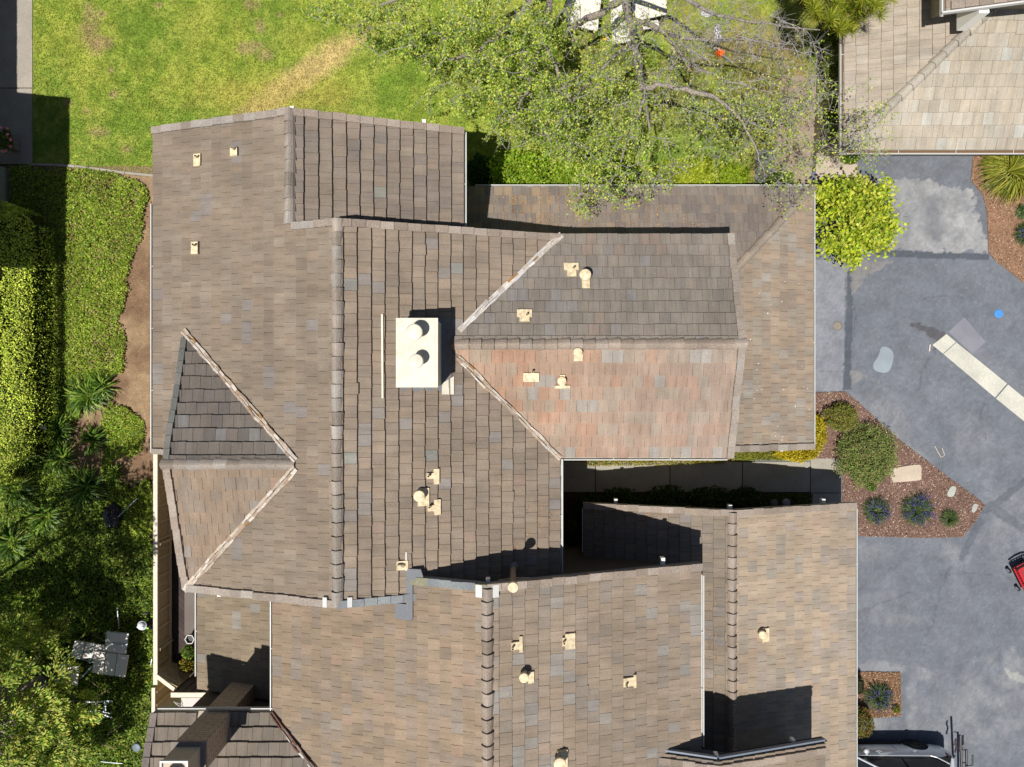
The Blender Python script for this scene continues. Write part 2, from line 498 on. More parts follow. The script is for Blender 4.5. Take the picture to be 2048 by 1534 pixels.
def tiles(parent, plane, polys, down, a_eave, pal, seed, w=0.305, exp=0.345, holes=(), butt=0.046, mat=None, warm=None, sat=.05):
    s = math.hypot(plane[1], plane[2]); he = exp / math.sqrt(1 + s * s)
    dx, dy = down; bx, by = -dy, dx
    mb = MB(); tot = sum(wt for wt, c in pal)
    for poly in polys:
        poly = ccw(poly)
        aa = [p[0]*dx + p[1]*dy for p in poly]; bb = [p[0]*bx + p[1]*by for p in poly]
        i0 = int(math.floor((a_eave - max(aa)) / he)); i1 = int(math.ceil((a_eave - min(aa)) / he))
        for i in range(i0, i1 + 1):
            rr = random.Random(seed * 1000 + i)
            off = (0.5 * w if i % 2 else 0.0) + rr.uniform(-0.04, 0.04)
            wob_c = rr.uniform(-0.012, 0.012); rr_run = rr.random() < .6; crs = 1 + rr.gauss(0, .02)
            lo_a, hi_a = a_eave - (i + 1) * he, a_eave - i * he
            j0 = int(math.floor((min(bb) - off) / w)) - 1; j1 = int(math.ceil((max(bb) - off) / w)) + 1
            for j in range(j0, j1 + 1):
                q = random.Random((seed * 7919 + i) * 10007 + j)
                b0 = j * w + off + 0.004; b1 = (j + 1) * w + off - 0.004
                low = hi_a + wob_c + q.uniform(-0.009, 0.009) + (q.uniform(.015, .04) if q.random() < .012 else 0)
                top = lo_a - 0.03
                sk = q.uniform(-0.005, 0.005)
                quad = [(top, b0), (low - sk, b0), (low + sk, b1), (top, b1)]
                pts = [(a * dx + b * bx, a * dy + b * by) for a, b in quad]
                pts = clip_poly(ccw(pts), poly)
                if len(pts) < 3: continue
                cx = sum(p[0] for p in pts) / len(pts); cy = sum(p[1] for p in pts) / len(pts)
                if any(hx0 < cx < hx1 and hy0 < cy < hy1 for hx0, hy0, hx1, hy1 in holes): continue
                # colour of this tile
                qv = random.Random((seed * 31 + i) * 977 + (j // 2 if rr_run else j)); t = qv.uniform(0, tot) if q.random() < .75 else q.uniform(0, tot); col = pal[0][1]
                for wt, c in pal:
                    if t < wt: col = c; break
                    t -= wt
                f = crs * (1 + q.gauss(0, 0.024))
                lf = 0.88 + 0.24 * float(fbm(cx * 0.55 + 9, cy * 0.55, seed, 3))
                tint = q.gauss(0, 0.010)
                col = (col[0] * f * lf * (1 + tint), col[1] * f * lf, col[2] * f * lf * (1 - tint))
                gm = (col[0] + col[1] + col[2]) / 3
                col = tuple(v * (1 - sat) + gm * sat for v in col)
                if warm: col = warm(cx, cy, col)
                tl = q.uniform(-0.005, 0.006); h1 = butt + q.uniform(-0.006, 0.008)
                vs_t = []; vs_b = []
                for x, y in pts:
                    a = x * dx + y * dy; b = x * bx + y * by
                    u = min(max((a - top) / (hi_a + 0.001 - top), 0), 1.1)
                    z = zp(plane, x, y)
                    vs_t.append((x, y, z + 0.012 + (h1 - 0.012) * u + tl * ((b - b0) / w - 0.5)))
                    vs_b.append((x, y, z))
                n = len(pts)
                mb.add(vs_t + vs_b, [tuple(range(n))] + [(k, n + k, n + (k + 1) % n, (k + 1) % n) for k in range(n)], col)
    return mb.build('roof_tiles', mat or (M_TILE_H if abs(dy) > 0.5 else M_TILE_V), parent, colors=True)

def pick(pal, q):
    t = q.uniform(0, sum(w for w, c in pal))
    for w, c in pal:
        if t < w: return c
        t -= w
    return pal[-1][1]

def caps(parent, p, q, pal, seed, hw=0.15, lift=0.045, name='ridge_cap', seg=0.36, rise=0.085):
    """overlapping arched ridge tiles from p to q (world points on the ridge line)"""
    p, q = Vector(p), Vector(q); L = (q - p).length; d = (q - p) / L
    sd = Vector((d.y, -d.x, 0)).normalized()
    mb = MB(); n = max(1, round(L / seg)); rr = random.Random(seed)
    sec = [(-1.0, -0.055), (-0.72, 0.012), (-0.32, rise * 0.72), (0, rise), (0.32, rise * 0.72), (0.72, 0.012), (1.0, -0.055)]
    for i in range(n):
        a = p + d * (L * i / n - 0.02); b = p + d * (L * (i + 1) / n)
        f = 1 + rr.gauss(0, 0.09); c = tuple(v * f for v in pick(pal, rr))
        j = rr.uniform(-0.014, 0.014); vs = []
        for e, up, wd in ((a, 0.058, 1.06), (b, 0.0, 0.93)):
            for o, z in sec: vs.append(e + sd * (o * hw * wd + j) + Vector((0, 0, z + lift + up)))
        for e, up, wd in ((a, 0.058, 1.06), (b, 0.0, 0.93)):
            for o, z in sec: vs.append(e + sd * (o * hw * wd + j) + Vector((0, 0, z + lift + up - 0.05)))
        m = len(sec); fs = [(k, k + 1, m + k + 1, m + k) for k in range(m - 1)]
        fs += [(k + 1, k, 2 * m + k, 2 * m + k + 1) for k in range(m - 1)] + [(0, m, 3 * m, 2 * m), (2 * m - 1, m - 1, 3 * m - 1, 4 * m - 1)]
        mb.add(vs, fs, c)
    return mb.build(name, M_CAP, parent, colors=True)

def rake(parent, plane, p, q, inward, pal, seed, w=0.2, name='rake_tile', thick=0.13, up=True):
    """barge tiles along a roof edge; p is the low end, q the high end (XY)"""
    mb = MB(); rr = random.Random(seed)
    L = math.hypot(q[0] - p[0], q[1] - p[1]); n = max(1, round(L / 0.345))
    g = Vector((-plane[1], -plane[2], 1)).normalized()
    iw = Vector((inward[0], inward[1], 0))
    for i in range(n):
        f = 1 + rr.gauss(0, 0.07); c = tuple(v * f for v in pick(pal, rr))
        j = rr.uniform(-0.012, 0.012)
        t0, t1 = i / n, (i + 1) / n + 0.02 / L
        e = []
        for t, dz in ((t0, 0.032), (t1, 0.005)):
            x, y = p[0] + (q[0] - p[0]) * t, p[1] + (q[1] - p[1]) * t
            x += iw.x * (w / 2 - 0.03 + j); y += iw.y * (w / 2 - 0.03 + j)
            e.append(Vector((x, y, zp(plane, x, y) + dz + 0.02)))
        mb.bar(e[0], e[1], w, thick, c, up=g)
    return mb.build(name, M_CAP, parent, colors=True)

def barge(parent, plane, p, q, outward, name='barge_board', h=0.2, mat=None):
    e = []
    for x, y in (p, q):
        e.append(Vector((x + outward[0] * 0.012, y + outward[1] * 0.012, zp(plane, x, y) - 0.14)))
    return MB().bar(e[0], e[1], 0.03, h).build(name, mat or M_FASCIA, parent)

def valley(parent, p, q, seed, w=0.17, pal=None):
    pal = pal or [(3, A(205, 190, 172)), (2, A(222, 212, 200)), (2, A(180, 158, 138)), (.12, A(168, 130, 88))]
    p, q = Vector(p), Vector(q); L = (q - p).length; d = (q - p) / L; sd = Vector((d.y, -d.x, 0)).normalized()
    mb = MB(); rr = random.Random(seed)
    for k, (o, ww, hz) in enumerate(((-0.05, 0.052, 0.085), (0.0, 0.05, 0.07), (0.05, 0.055, 0.088))):
        n = int(L / 0.19); off = 0; pts = []
        for i in range(n + 1):
            off = off * 0.6 + rr.uniform(-0.018, 0.018)
            pts.append(p + d * (L * i / n) + sd * (o * w / 0.15 + off) + Vector((0, 0, hz + rr.uniform(-0.008, 0.008))))
        for a, b in zip(pts[:-1], pts[1:]):
            f = rr.uniform(0.8, 1.12); c = tuple(v * f for v in pick(pal, rr))
            mb.bar(a, b + (b - a) * 0.06, ww * w / 0.15 * rr.uniform(0.75, 1.25), 0.05, c)
    return mb.build('valley_flashing', M_CAP, parent, colors=True)

def gutter(parent, p, q, outward, w=0.085, mat=None, debris=False):
    """open channel along an eave; p, q are points of the eave edge"""
    p, q = Vector(p), Vector(q); o = Vector((outward[0], outward[1], 0)); z = Vector((0, 0, 1))
    mb = MB()
    mb.bar(p + o * (w + 0.012) - z * 0.02, q + o * (w + 0.012) - z * 0.02, 0.026, 0.11)
    mb.bar(p + o * w / 2 - z * 0.065, q + o * w / 2 - z * 0.065, w - 0.012, 0.015)
    n = int((q - p).length / 1.9)
    for i in range(1, n + 1):
        c = p + (q - p) * (i / (n + 1))
        mb.bar(c + o * 0.0 + z * 0.012, c + o * (w + 0.02) + z * 0.012, 0.02, 0.012)
    g = mb.build('gutter', mat or M_WHITE, parent)
    if debris:
        m2 = MB(); m2.bar(p + o * w * .45 - z * 0.045, q + o * w * .45 - z * 0.045, w - 0.03, 0.022)
        m2.build('leaf_litter', M_LITTER, g)
    return g

def beam(parent, plane, px, py, out, L=0.34, w=0.105, h=0.2):
    """white outlooker beam whose end is seen at px, py and that runs back under the roof"""
    e = PP((plane[0] - 0.27, plane[1], plane[2]), px, py); o = Vector((out[0], out[1], 0)).normalized()
    mb = MB().bar(e, e - o * (L + 0.5), w, h)
    return mb.build('beam_end', M_BEAM, parent)

def walls(parent, boxes, mat=None, name='wall'):
    for lo, hi in boxes:
        MB().box(lo, hi).build(name, mat or M_STUCCO, parent)

M_LITTER = mat_plain('brown_leaf_litter', (0.16, 0.085, 0.04), 0.95, namt=0.4, nscale=40)

def vent_flash(parent, plane, px, py, w, l, pipe=None, ang=0.0, cap=0.0, cap_h=0.3, cap_px=None, stem=0.05, tee=None, mat=None, uphill=None):
    """roof vent: a painted flashing sheet, a pipe stub and (cap > 0) a round cap on a stem"""
    c = PP(plane, px, py); mat = mat or M_CREAM
    def on(x, y, h): return (x, y, zp(plane, x, y) + h)
    f = MB()
    def plate(dx0, dy0, dx1, dy1, h=0.112):
        x0, y0, x1, y1 = c.x + dx0, c.y + dy0, c.x + dx1, c.y + dy1
        q = [(x0, y0), (x1, y0), (x1, y1), (x0, y1)]
        zs = [zp(plane, *p) for p in q]
        f.prism(q, [z + 0.03 for z in zs], [z + h for z in zs])
    plate(-w / 2, -l / 2, w / 2, l / 2)
    if tee: plate(*tee, h=0.118)
    fl = f.build('vent_flashing', mat, parent)
    if pipe is not None:
        x, y = c.x + pipe[0], c.y + pipe[1]
        z = zp(plane, x, y)
        m = MB().tube([(x, y, z), (x, y, z + 0.27)], 0.034, 12)
        m.build('vent_pipe', mat, fl)
        MB().tube([(x, y, z + 0.26), (x, y, z + 0.273)], 0.026, 10).build('pipe_opening', M_DARK, fl)
    if cap:
        e = cap_px or (px, py)
        t = P(e[0], e[1], c.z + cap_h)
        z = zp(plane, t.x, t.y)
        m = MB().lathe((t.x, t.y, 0), [(stem * 1.5, z), (stem * 1.2, z + 0.06), (stem, z + 0.1), (stem, t.z - 0.07)], 16)
        m.build('vent_stem', mat, fl, smooth=False)
        m = MB().lathe((t.x, t.y, t.z), [(cap * .96, -0.09), (cap, -0.085), (cap, -0.03), (cap * .93, -0.012), (cap * .5, 0.005), (0.01, 0.012)], 28)
        m.build('vent_cap', mat, fl)
    return fl

def gooseneck(parent, plane, px, py, ang, L=0.30, mat=None):
    """low pipe with an angled open hood, lying down the slope over its flashing"""
    c = PP(plane, px, py); mat = mat or M_CREAM
    d = Vector((math.cos(ang), math.sin(ang), 0)); s = Vector((-d.y, d.x, 0))
    def on(p, h): return Vector((p.x, p.y, zp(plane, p.x, p.y) + h))
    f = MB(); hw = 0.12
    q = [c - d * L / 2 - s * hw, c + d * L / 2 - s * hw, c + d * L / 2 + s * hw, c - d * L / 2 + s * hw]
    f.prism([(p.x, p.y) for p in q], [on(p, 0.03).z for p in q], [on(p, 0.11).z for p in q])
    fl = f.build('vent_flashing', mat, parent)
    m = MB().tube([on(c + d * 0.02, 0.04), on(c + d * 0.02, 0.15), on(c - d * 0.04, 0.19), on(c - d * 0.12, 0.17)], [0.05, 0.05, 0.055, 0.06], 12)
    m.build('vent_hood', mat, fl)
    MB().tube([on(c - d * 0.118, 0.17), on(c - d * 0.128, 0.167)], 0.048, 12).build('pipe_opening', M_DARK, fl)
    return fl

# tile palettes: weight, base colour
pal_A_left = [(10, A(153, 137, 119, .95)), (5, A(157, 142, 125, .95)), (3, A(149, 133, 116, .95)), (.5, A(152, 143, 136, .95))]
pal_A_right = [(10, A(144, 129, 113, .81)), (5, A(149, 133, 116, .81)), (4, A(138, 124, 110, .81)), (1.3, A(142, 134, 127, .81)), (.15, A(142, 140, 132, .81)), (.3, A(150, 130, 115, .81))]
pal_back = [(10, A(137, 124, 112, .81)), (4, A(142, 128, 113, .81)), (3, A(130, 119, 109, .81)), (.12, A(134, 134, 126, .81))]
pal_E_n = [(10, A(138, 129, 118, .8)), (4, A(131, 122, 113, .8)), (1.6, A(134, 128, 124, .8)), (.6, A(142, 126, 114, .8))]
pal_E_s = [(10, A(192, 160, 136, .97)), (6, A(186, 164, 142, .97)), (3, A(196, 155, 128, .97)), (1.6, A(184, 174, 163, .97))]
pal_L_n = [(10, A(140, 129, 120, .8)), (4, A(132, 122, 116, .8)), (2, A(145, 131, 118, .8))]
pal_L_e = [(10, A(166, 147, 127, .82)), (4, A(160, 147, 131, .82)), (3, A(157, 141, 125, .82)), (1.2, A(163, 154, 142, .82))]
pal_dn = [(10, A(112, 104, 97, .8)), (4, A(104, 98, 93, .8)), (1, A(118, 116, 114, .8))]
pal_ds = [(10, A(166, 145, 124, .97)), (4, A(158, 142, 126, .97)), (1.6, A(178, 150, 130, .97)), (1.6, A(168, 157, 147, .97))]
pal_B_left = [(10, A(163, 143, 120, .95)), (5, A(158, 141, 124, .95)), (3, A(168, 146, 124, .95)), (1.0, A(158, 145, 131, .95)), (.4, A(170, 145, 124, .95)), (2, A(154, 137, 117, .95))]
pal_B_right = [(10, A(152, 136, 118, .81)), (5, A(157, 140, 123, .81)), (3, A(146, 134, 121, .81)), (1.6, A(150, 144, 136, .81))]
pal_S = [(10, A(152, 136, 114, .95)), (4, A(160, 143, 120, .95)), (2, A(158, 152, 142, .95))]
pal_C_left = [(10, A(152, 138, 122, .95)), (4, A(144, 133, 121, .95)), (2, A(150, 141, 134, .95))]
pal_C_right = [(10, A(174, 156, 135, .81)), (4, A(166, 152, 136, .81)), (1.6, A(164, 151, 139, .81)), (1.0, A(176, 155, 135, .81)), (1, A(158, 148, 134, .81))]
pal_F = [(10, A(130, 120, 108, .8)), (4, A(136, 126, 114, .8)), (2, A(122, 114, 104, .8))]
pal_G_s = [(10, A(200, 188, 169, .97)), (4, A(204, 195, 178, .97)), (1.2, A(203, 200, 188, .97)), (.4, A(216, 206, 184, .97))]
pal_G_w = [(10, A(188, 175, 158, .93)), (4, A(192, 180, 164, .93))]
cap_grey = [(10, A(164, 153, 142, .86)), (4, A(172, 164, 155, .86)), (3, A(154, 142, 130, .86))]
cap_warm = [(10, A(166, 151, 137, .88)), (4, A(172, 159, 147, .88)), (2, A(156, 142, 128, .88))]
cap_pale = [(10, A(196, 187, 172)), (4, A(188, 180, 168))]
cap_steel = [(3, A(138, 142, 146)), (4, A(150, 156, 156)), (2, A(158, 156, 130))]

# ================================================================== north townhouse (A)
hA = empty('townhouse', (-3.0, 1.5, 0), 'large brown tiled townhouse in the middle with a cream chimney box carrying two round flues', 'house', 'tiled townhouses of one complex')
AL = (8.528, 0.32, 0.0); AR = (5.593, -0.32, 0.0); AB = (4.696, -0.32, 0.0)
DN = (6.67 - 0.32 * 2.16, 0.0, -0.32); DS = (6.67 + 0.308 * 2.16, 0.0, 0.308)
EN = (6.2 + 0.32 * 1.09, 0.0, -0.32); ES = (6.2 - 0.32 * 1.09, 0.0, 0.32)
LN = (2.6 + 0.36 * 6.46, 0.0, -0.36); LE = (2.6 + 0.36 * 9.88, -0.36, 0.0)

def moss(cx, cy, c): return c
sA = deck('roof_slope', hA, AL, [(-10.4, 7.36), (-5.98, 7.36), (-5.98, -2.0), (-10.4, -2.0)])
tiles(sA, AL, [[(-10.4, 7.36), (-5.98, 7.36), (-5.98, -2.0), (-10.4, -2.0)]], (-1, 0), 10.4, pal_A_left, 1)
sA2 = deck('roof_slope', hA, AL, [(-5.98, 4.27), (-4.586, 4.27), (-4.586, -5.84), (-9.2, -5.84), (-9.2, -2.0), (-5.98, -2.0)])
tiles(sA2, AL, [[(-5.98, 4.27), (-4.586, 4.27), (-4.586, -2.0), (-5.98, -2.0)], [(-4.586, -2.0), (-4.586, -5.84), (-9.2, -5.84), (-9.2, -2.0)]], (-1, 0), 10.4, pal_A_left, 1)
sAb = deck('roof_slope', hA, AB, [(-5.98, 7.36), (-1.396, 7.36), (-1.396, 3.9), (-5.98, 3.9)])
tiles(sAb, AB, [[(-5.98, 7.36), (-1.396, 7.36), (-1.396, 3.9), (-5.98, 3.9)]], (1, 0), -1.396, pal_back, 2, butt=0.095, exp=0.37)
sAr = deck('roof_slope', hA, AR, [(-4.586, 4.27), (1.397, 4.27), (1.397, -5.84), (-4.586, -5.84)])
tiles(sAr, AR, [[(-4.586, 4.27), (-1.5, 4.27), (-1.5, -5.84), (-4.586, -5.84)], [(-1.5, 4.27), (1.397, 4.27), (-1.5, 1.36)], [(-1.5, .84), (1.397, -2.06), (1.397, -5.84), (-1.5, -5.84)]], (1, 0), 1.397, pal_A_right, 3,
      holes=[(-2.9, 0.0, -1.95, 1.6)], butt=0.095, exp=0.36)
caps(hA, (-5.98, 4.3, 6.61), (-5.98, 7.4, 6.61), cap_grey, 1)
caps(hA, (-4.586, 4.3, 7.06), (-4.586, -5.84, 7.06), cap_grey, 2)
rake(hA, AL, (-10.4, 7.38), (-5.98, 7.38), (0, -1), cap_grey, 3)
rake(hA, AB, (-1.396, 7.38), (-5.98, 7.38), (0, -1), cap_warm, 4)
rake(hA, AL, (-5.9, 4.30), (-4.586, 4.30), (0, -1), cap_grey, 5)
rake(hA, AR, (1.397, 4.30), (-4.586, 4.30), (0, -1), cap_warm, 6)
rake(hA, AL, (-9.2, -5.86), (-4.586, -5.86), (0, 1), cap_grey, 7)
rake(hA, AR, (-2.6, -5.86), (-4.586, -5.86), (0, 1), cap_steel, 8)
for pl, p, q, o in ((AL, (-10.4, 7.36), (-5.98, 7.36), (0, 1)), (AB, (-1.396, 7.36), (-5.98, 7.36), (0, 1)), (AR, (1.397, 4.27), (-4.586, 4.27), (0, 1)),
                    (AL, (-9.2, -5.84), (-4.586, -5.84), (0, -1))):
    barge(hA, pl, p, q, o)
gutter(hA, (-10.4, -2.0, 5.2), (-10.4, 5.2, 5.2), (-1, 0), w=0.05)
gutter(hA, (-1.396, 4.3, 5.143), (-1.396, 7.3, 5.143), (1, 0), w=0.05)
gutter(hA, (1.397, -5.5, 5.146), (1.397, -2.2, 5.146), (1, 0), w=0.06)
# short rake at the foot of the west slope
rake(hA, AL, (-10.4, -2.02), (-9.35, -2.02), (0, 1), cap_grey, 9, w=0.16)
# dormer gable on the west slope
sDn = deck('roof_slope', hA, DN, [(-9.32, 1.36), (-9.32, -2.16), (-5.8, -2.16)])
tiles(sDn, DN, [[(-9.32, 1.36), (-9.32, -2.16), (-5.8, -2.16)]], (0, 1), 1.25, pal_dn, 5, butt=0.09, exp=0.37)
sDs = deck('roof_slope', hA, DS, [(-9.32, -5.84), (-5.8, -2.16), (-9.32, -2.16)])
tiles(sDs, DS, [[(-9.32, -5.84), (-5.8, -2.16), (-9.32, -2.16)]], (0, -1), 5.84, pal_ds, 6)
caps(hA, (-9.36, -2.16, 6.67), (-5.82, -2.16, 6.67), cap_grey, 11)
rake(hA, DN, (-9.34, 1.30), (-9.34, -2.1), (1, 0), [(1, A(110, 112, 108)), (1, A(122, 121, 115))], 12, w=.16)
rake(hA, DS, (-9.34, -5.80), (-9.34, -2.2), (1, 0), cap_warm, 13)
barge(hA, DN, (-9.32, 1.3), (-9.32, -2.16), (-1, 0)); barge(hA, DS, (-9.32, -5.8), (-9.32, -2.16), (-1, 0))
valley(hA, (-9.34, 1.50, 5.54), (-5.78, -2.05, 6.68), 21)
valley(hA, (-5.78, -2.27, 6.68), (-9.3, -5.86, 5.55), 22, w=0.19)
MB().bar((-9.4, -5.9, 5.36), (-9.05, -5.93, 5.36), 0.05, 0.1).bar((-9.42, -5.5, 5.36), (-9.42, -5.92, 5.36), 0.05, 0.1).build('gutter', M_WHITE, hA)
# east wing
sEn = deck('roof_slope', hA, EN, [(1.25, 4.35), (6.37, 4.35), (6.37, 1.096), (-1.7, 1.096)])
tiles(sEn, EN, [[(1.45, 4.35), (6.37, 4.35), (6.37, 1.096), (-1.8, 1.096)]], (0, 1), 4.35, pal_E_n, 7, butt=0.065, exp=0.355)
sEs = deck('roof_slope', hA, ES, [(-1.7, 1.096), (6.37, 1.096), (6.37, -2.166), (1.4, -2.166)])
def e_warm(cx, cy, c):
    m = min(max((cx - 0.0) / 5.5, 0), 1) * 0.35
    g = (c[0] + c[1] + c[2]) / 3
    return (c[0] * (1 - m) + g * 1.06 * m, c[1] * (1 - m) + g * m, c[2] * (1 - m) + g * 0.93 * m)
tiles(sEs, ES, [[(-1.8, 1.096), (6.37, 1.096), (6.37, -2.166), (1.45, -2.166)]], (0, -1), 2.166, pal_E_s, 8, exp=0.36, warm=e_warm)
caps(hA, (6.42, 1.09, 6.2), (-1.55, 1.09, 6.2), cap_warm, 14, seg=0.35)
rake(hA, EN, (6.39, 4.33), (6.39, 1.1), (-1, 0), cap_grey, 15)
rake(hA, ES, (6.39, -2.15), (6.39, 1.09), (-1, 0), cap_grey, 16)
barge(hA, EN, (6.37, 4.35), (6.37, 1.1), (1, 0)); barge(hA, ES, (6.37, -2.16), (6.37, 1.1), (1, 0))
gutter(hA, (1.3, -2.17, 5.015), (6.3, -2.17, 5.015), (0, -1), w=0.05)
valley(hA, (-1.47, 1.47, 6.07), (1.42, 4.31, 5.15), 23, w=0.16, pal=[(4, A(226, 222, 218)), (3, A(212, 200, 188)), (.35, A(176, 132, 84))])
valley(hA, (-1.50, 0.73, 6.08), (1.40, -2.16, 5.15), 24, w=0.15)
# lower roof round the east wing
sLn = deck('roof_slope', hA, LN, [(-1.7, 6.46), (9.88, 6.46), (6.0, 2.58), (-1.7, 2.58)])
def litter(cx, cy, c):
    m = 0.10 * max(0, 1 - abs(cx + 0.1) / 3.6) * float(fbm(cx * 3, cy * 3, 4) > 0.5)
    return (c[0] + m * 0.7, c[1] + m * 0.35, c[2])
tiles(sLn, LN, [[(-1.7, 6.46), (9.88, 6.46), (6.0, 2.58), (-1.7, 2.58)]], (0, 1), 6.46, pal_L_n, 9, warm=litter, butt=0.036)
sLe = deck('roof_slope', hA, LE, [(9.88, 6.46), (9.88, -2.10), (6.0, -2.10), (6.0, 2.58)])
tiles(sLe, LE, [[(9.88, 6.46), (9.88, -2.10), (6.0, -2.10), (6.0, 2.58)]], (1, 0), 9.88, pal_L_e, 10, butt=0.036)
caps(hA, (9.86, 6.44, 2.62), (6.5, 3.08, 3.83), cap_warm, 17, hw=0.13, name='hip_cap')
rake(hA, LE, (9.88, -2.12), (6.4, -2.12), (0, 1), cap_grey, 18)
gutter(hA, (-1.2, 6.46, 2.6), (9.95, 6.46, 2.6), (0, 1), w=0.035)
gutter(hA, (9.88, -2.1, 2.6), (9.88, 6.5, 2.6), (1, 0), w=0.035)
# walls under the roofs
walls(hA, [((-9.95, 3.8, 0), (-1.75, 6.95, 4.95)), ((-9.9, -2.0, 0), (-6.0, 3.8, 4.9)), ((-9.0, -5.4, 0), (1.0, 3.8, 4.9)),
           ((1.0, -1.75, 0), (6.0, 3.95, 4.7)), ((-1.75, 3.8, 0), (6.0, 6.05, 2.35)), ((6.0, -1.75, 0), (9.45, 6.05, 2.35))])
MB().prism([(-5.98 - 3.5, 6.95), (-5.98 + 3.9, 6.95), (-5.98, 6.95 - 1e-3)], 4.9, [5.15, 5.15, 6.4]).build('gable_wall', M_STUCCO, hA)
for args in ((AL, 378, 246, (0, 1)), (AL, 586, 215, (0, 1)), (AB, 849, 241, (0, 1)), (AL, 623, 444, (0, 1)), (AR, 679, 439, (0, 1)),
             (AR, 946, 457, (0, 1)), (EN, 1468, 543, (1, 0)), (ES, 1485, 690, (1, 0)), (ES, 1470, 841, (1, 0)), (LE, 1561, 902, (0, -1)), (AL, 441, 1191, (0, -1))):
    beam(hA, *args)
for px, py, a in ((397, 322, math.pi), (470, 306, math.pi), (392, 497, math.pi)):
    vent_flash(hA, AL, px, py, 0.22, 0.34 if py > 310 else 0.22, pipe=(0.03, 0.06))
vent_flash(hA, AR, 874, 952, 0.15, 0.42, pipe=(-0.2, 0.03), tee=(-0.26, -0.05, 0.0, 0.10))
vent_flash(hA, AR, 876, 1013, 0.17, 0.42, pipe=(-0.2, 0.03), tee=(-0.26, -0.10, 0.0, 0.06))
vent_flash(hA, AR, 848, 993, 0.3, 0.48, cap=0.155, cap_h=0.36, cap_px=(838, 993), stem=0.09)
gooseneck(hA, AR, 806, 1129, 0.0)
vent_flash(hA, EN, 1142, 534, 0.42, 0.22, pipe=(0.06, -0.05), tee=(-0.12, -0.3, 0.14, 0.0))
vent_flash(hA, EN, 1171, 568, 0.22, 0.28, cap=0.165, cap_h=0.34, cap_px=(1171, 549), stem=0.08)
vent_flash(hA, EN, 1049, 627, 0.42, 0.22, pipe=(0.06, -0.05), tee=(-0.14, -0.24, 0.14, 0.0))
vent_flash(hA, ES, 1156, 712, 0.24, 0.28, cap=0.13, cap_h=0.28, cap_px=(1156, 705), stem=0.07)
vent_flash(hA, ES, 1062, 755, 0.44, 0.24, pipe=(0.03, 0.15))
vent_flash(hA, ES, 1124, 774, 0.44, 0.08, cap=0.125, cap_h=0.28, cap_px=(1124, 762), stem=0.08, tee=(-0.07, 0.0, 0.07, 0.34))
MB().bar(PP(AR, 766, 629) + Vector((0, 0, .09)), PP(AR, 767, 796) + Vector((0, 0, .09)), 0.05, 0.10).build('flashing_strip', M_CREAML, hA)
# chimney box with two flues
ch = MB().box((-2.93, -0.06, 5.9), (-1.94, 1.64, 7.42)).build('chimney', mat_plain('cream_chimney_side', (0.5, 0.45, 0.37), .7, namt=.06), hA)
m = MB().box((-2.98, -0.10, 7.40), (-1.90, 1.68, 7.475))
m.box((-2.98, 1.63, 7.475), (-1.90, 1.68, 7.50)).box((-1.95, -0.10, 7.475), (-1.90, 1.63, 7.50)).box((-2.0, 0.02, 7.475), (-1.985, 1.58, 7.487)).box((-2.85, 1.565, 7.475), (-2.0, 1.58, 7.487))
m.build('chimney_cap', M_CREAML, ch)
for (px, py, r, z) in ((828, 664, 0.215, 7.98), (832, 722, 0.185, 7.93)):
    c = P(px, py, z)
    MB().lathe((c.x, c.y, 7.47), [(r * .55, 0), (r * .55, z - 7.47 - 0.1), (r * .95, z - 7.47 - 0.12), (r, z - 7.47 - 0.05), (r * .9, z - 7.47 - .01), (r * .4, z - 7.47 + .01), (0.01, z - 7.47 + .012)], 36).build('flue_cap', M_CREAML, ch)
f = MB()
for q in ([(-2.98, -0.2), (-1.66, -0.2), (-1.66, 1.78), (-2.98, 1.78)],):
    zs = [zp(AR, *p) for p in q]; f.prism(q, [z + .0 for z in zs], [z + 0.07 for z in zs])
f.build('chimney_flashing', M_LEADGREY, hA)
f = MB(); q = [(-1.92, -0.3), (-1.60, -0.3), (-1.60, 0.2), (-1.92, 0.0)]; zs = [zp(AR, *p) for p in q]
f.prism(q, [z + .06 for z in zs], [z + 0.085 for z in zs]); f.build('chimney_flashing', M_CREAML, hA); f = MB(); q = [(-3.06, -0.02), (-2.9, -0.02), (-2.9, 0.95), (-3.06, 0.95)]; zs = [zp(AR, *p) for p in q]
f.prism(q, [z + .06 for z in zs], [z + 0.085 for z in zs]); f.build('chimney_flashing', M_CREAML, hA)

# ================================================================== south townhouse (B)
hB = empty('townhouse', (-1.0, -10.0, 0), 'brown tiled townhouse along the bottom with a tall braced stove pipe and a brick chimney', 'house', 'tiled townhouses of one complex')
BL = (7.418, 0.34, 0.0); BR = (6.979, -0.345, 0.0)
FN = (5.04 - 0.36 * 9.58, 0.0, -0.36); SP = (2.62 + 0.3 * 10.32, 0.3, 0.0)
FN = (5.04 + 0.36 * (-9.58), 0.0, -0.36)
CL = (3.62 - .293 * 6.89, 0.293, 0.0); CR = (3.62 + 0.293 * 6.89, -0.293, 0.0)
YB = -5.27
sBl = deck('roof_slope', hB, BL, [(-7.0, -5.6), (-7.0, -13.5), (-0.64, -13.5), (-0.64, YB), (-2.9, YB), (-2.9, -5.6)])
tiles(sBl, BL, [[(-7.0, -5.6), (-7.0, -13.5), (-2.9, -13.5), (-2.9, -5.6)], [(-2.9, YB), (-2.9, -13.5), (-0.64, -13.5), (-0.64, YB)]], (-1, 0), 7.0, pal_B_left, 31, exp=0.335)
sBr = deck('roof_slope', hB, BR, [(-0.64, YB), (-0.64, -13.5), (5.517, -13.5), (5.517, YB)])
tiles(sBr, BR, [[(-0.64, YB), (-0.64, -13.5), (5.517, -13.5), (5.517, YB)]], (1, 0), 5.517, pal_B_right, 32, exp=0.365, butt=0.05)
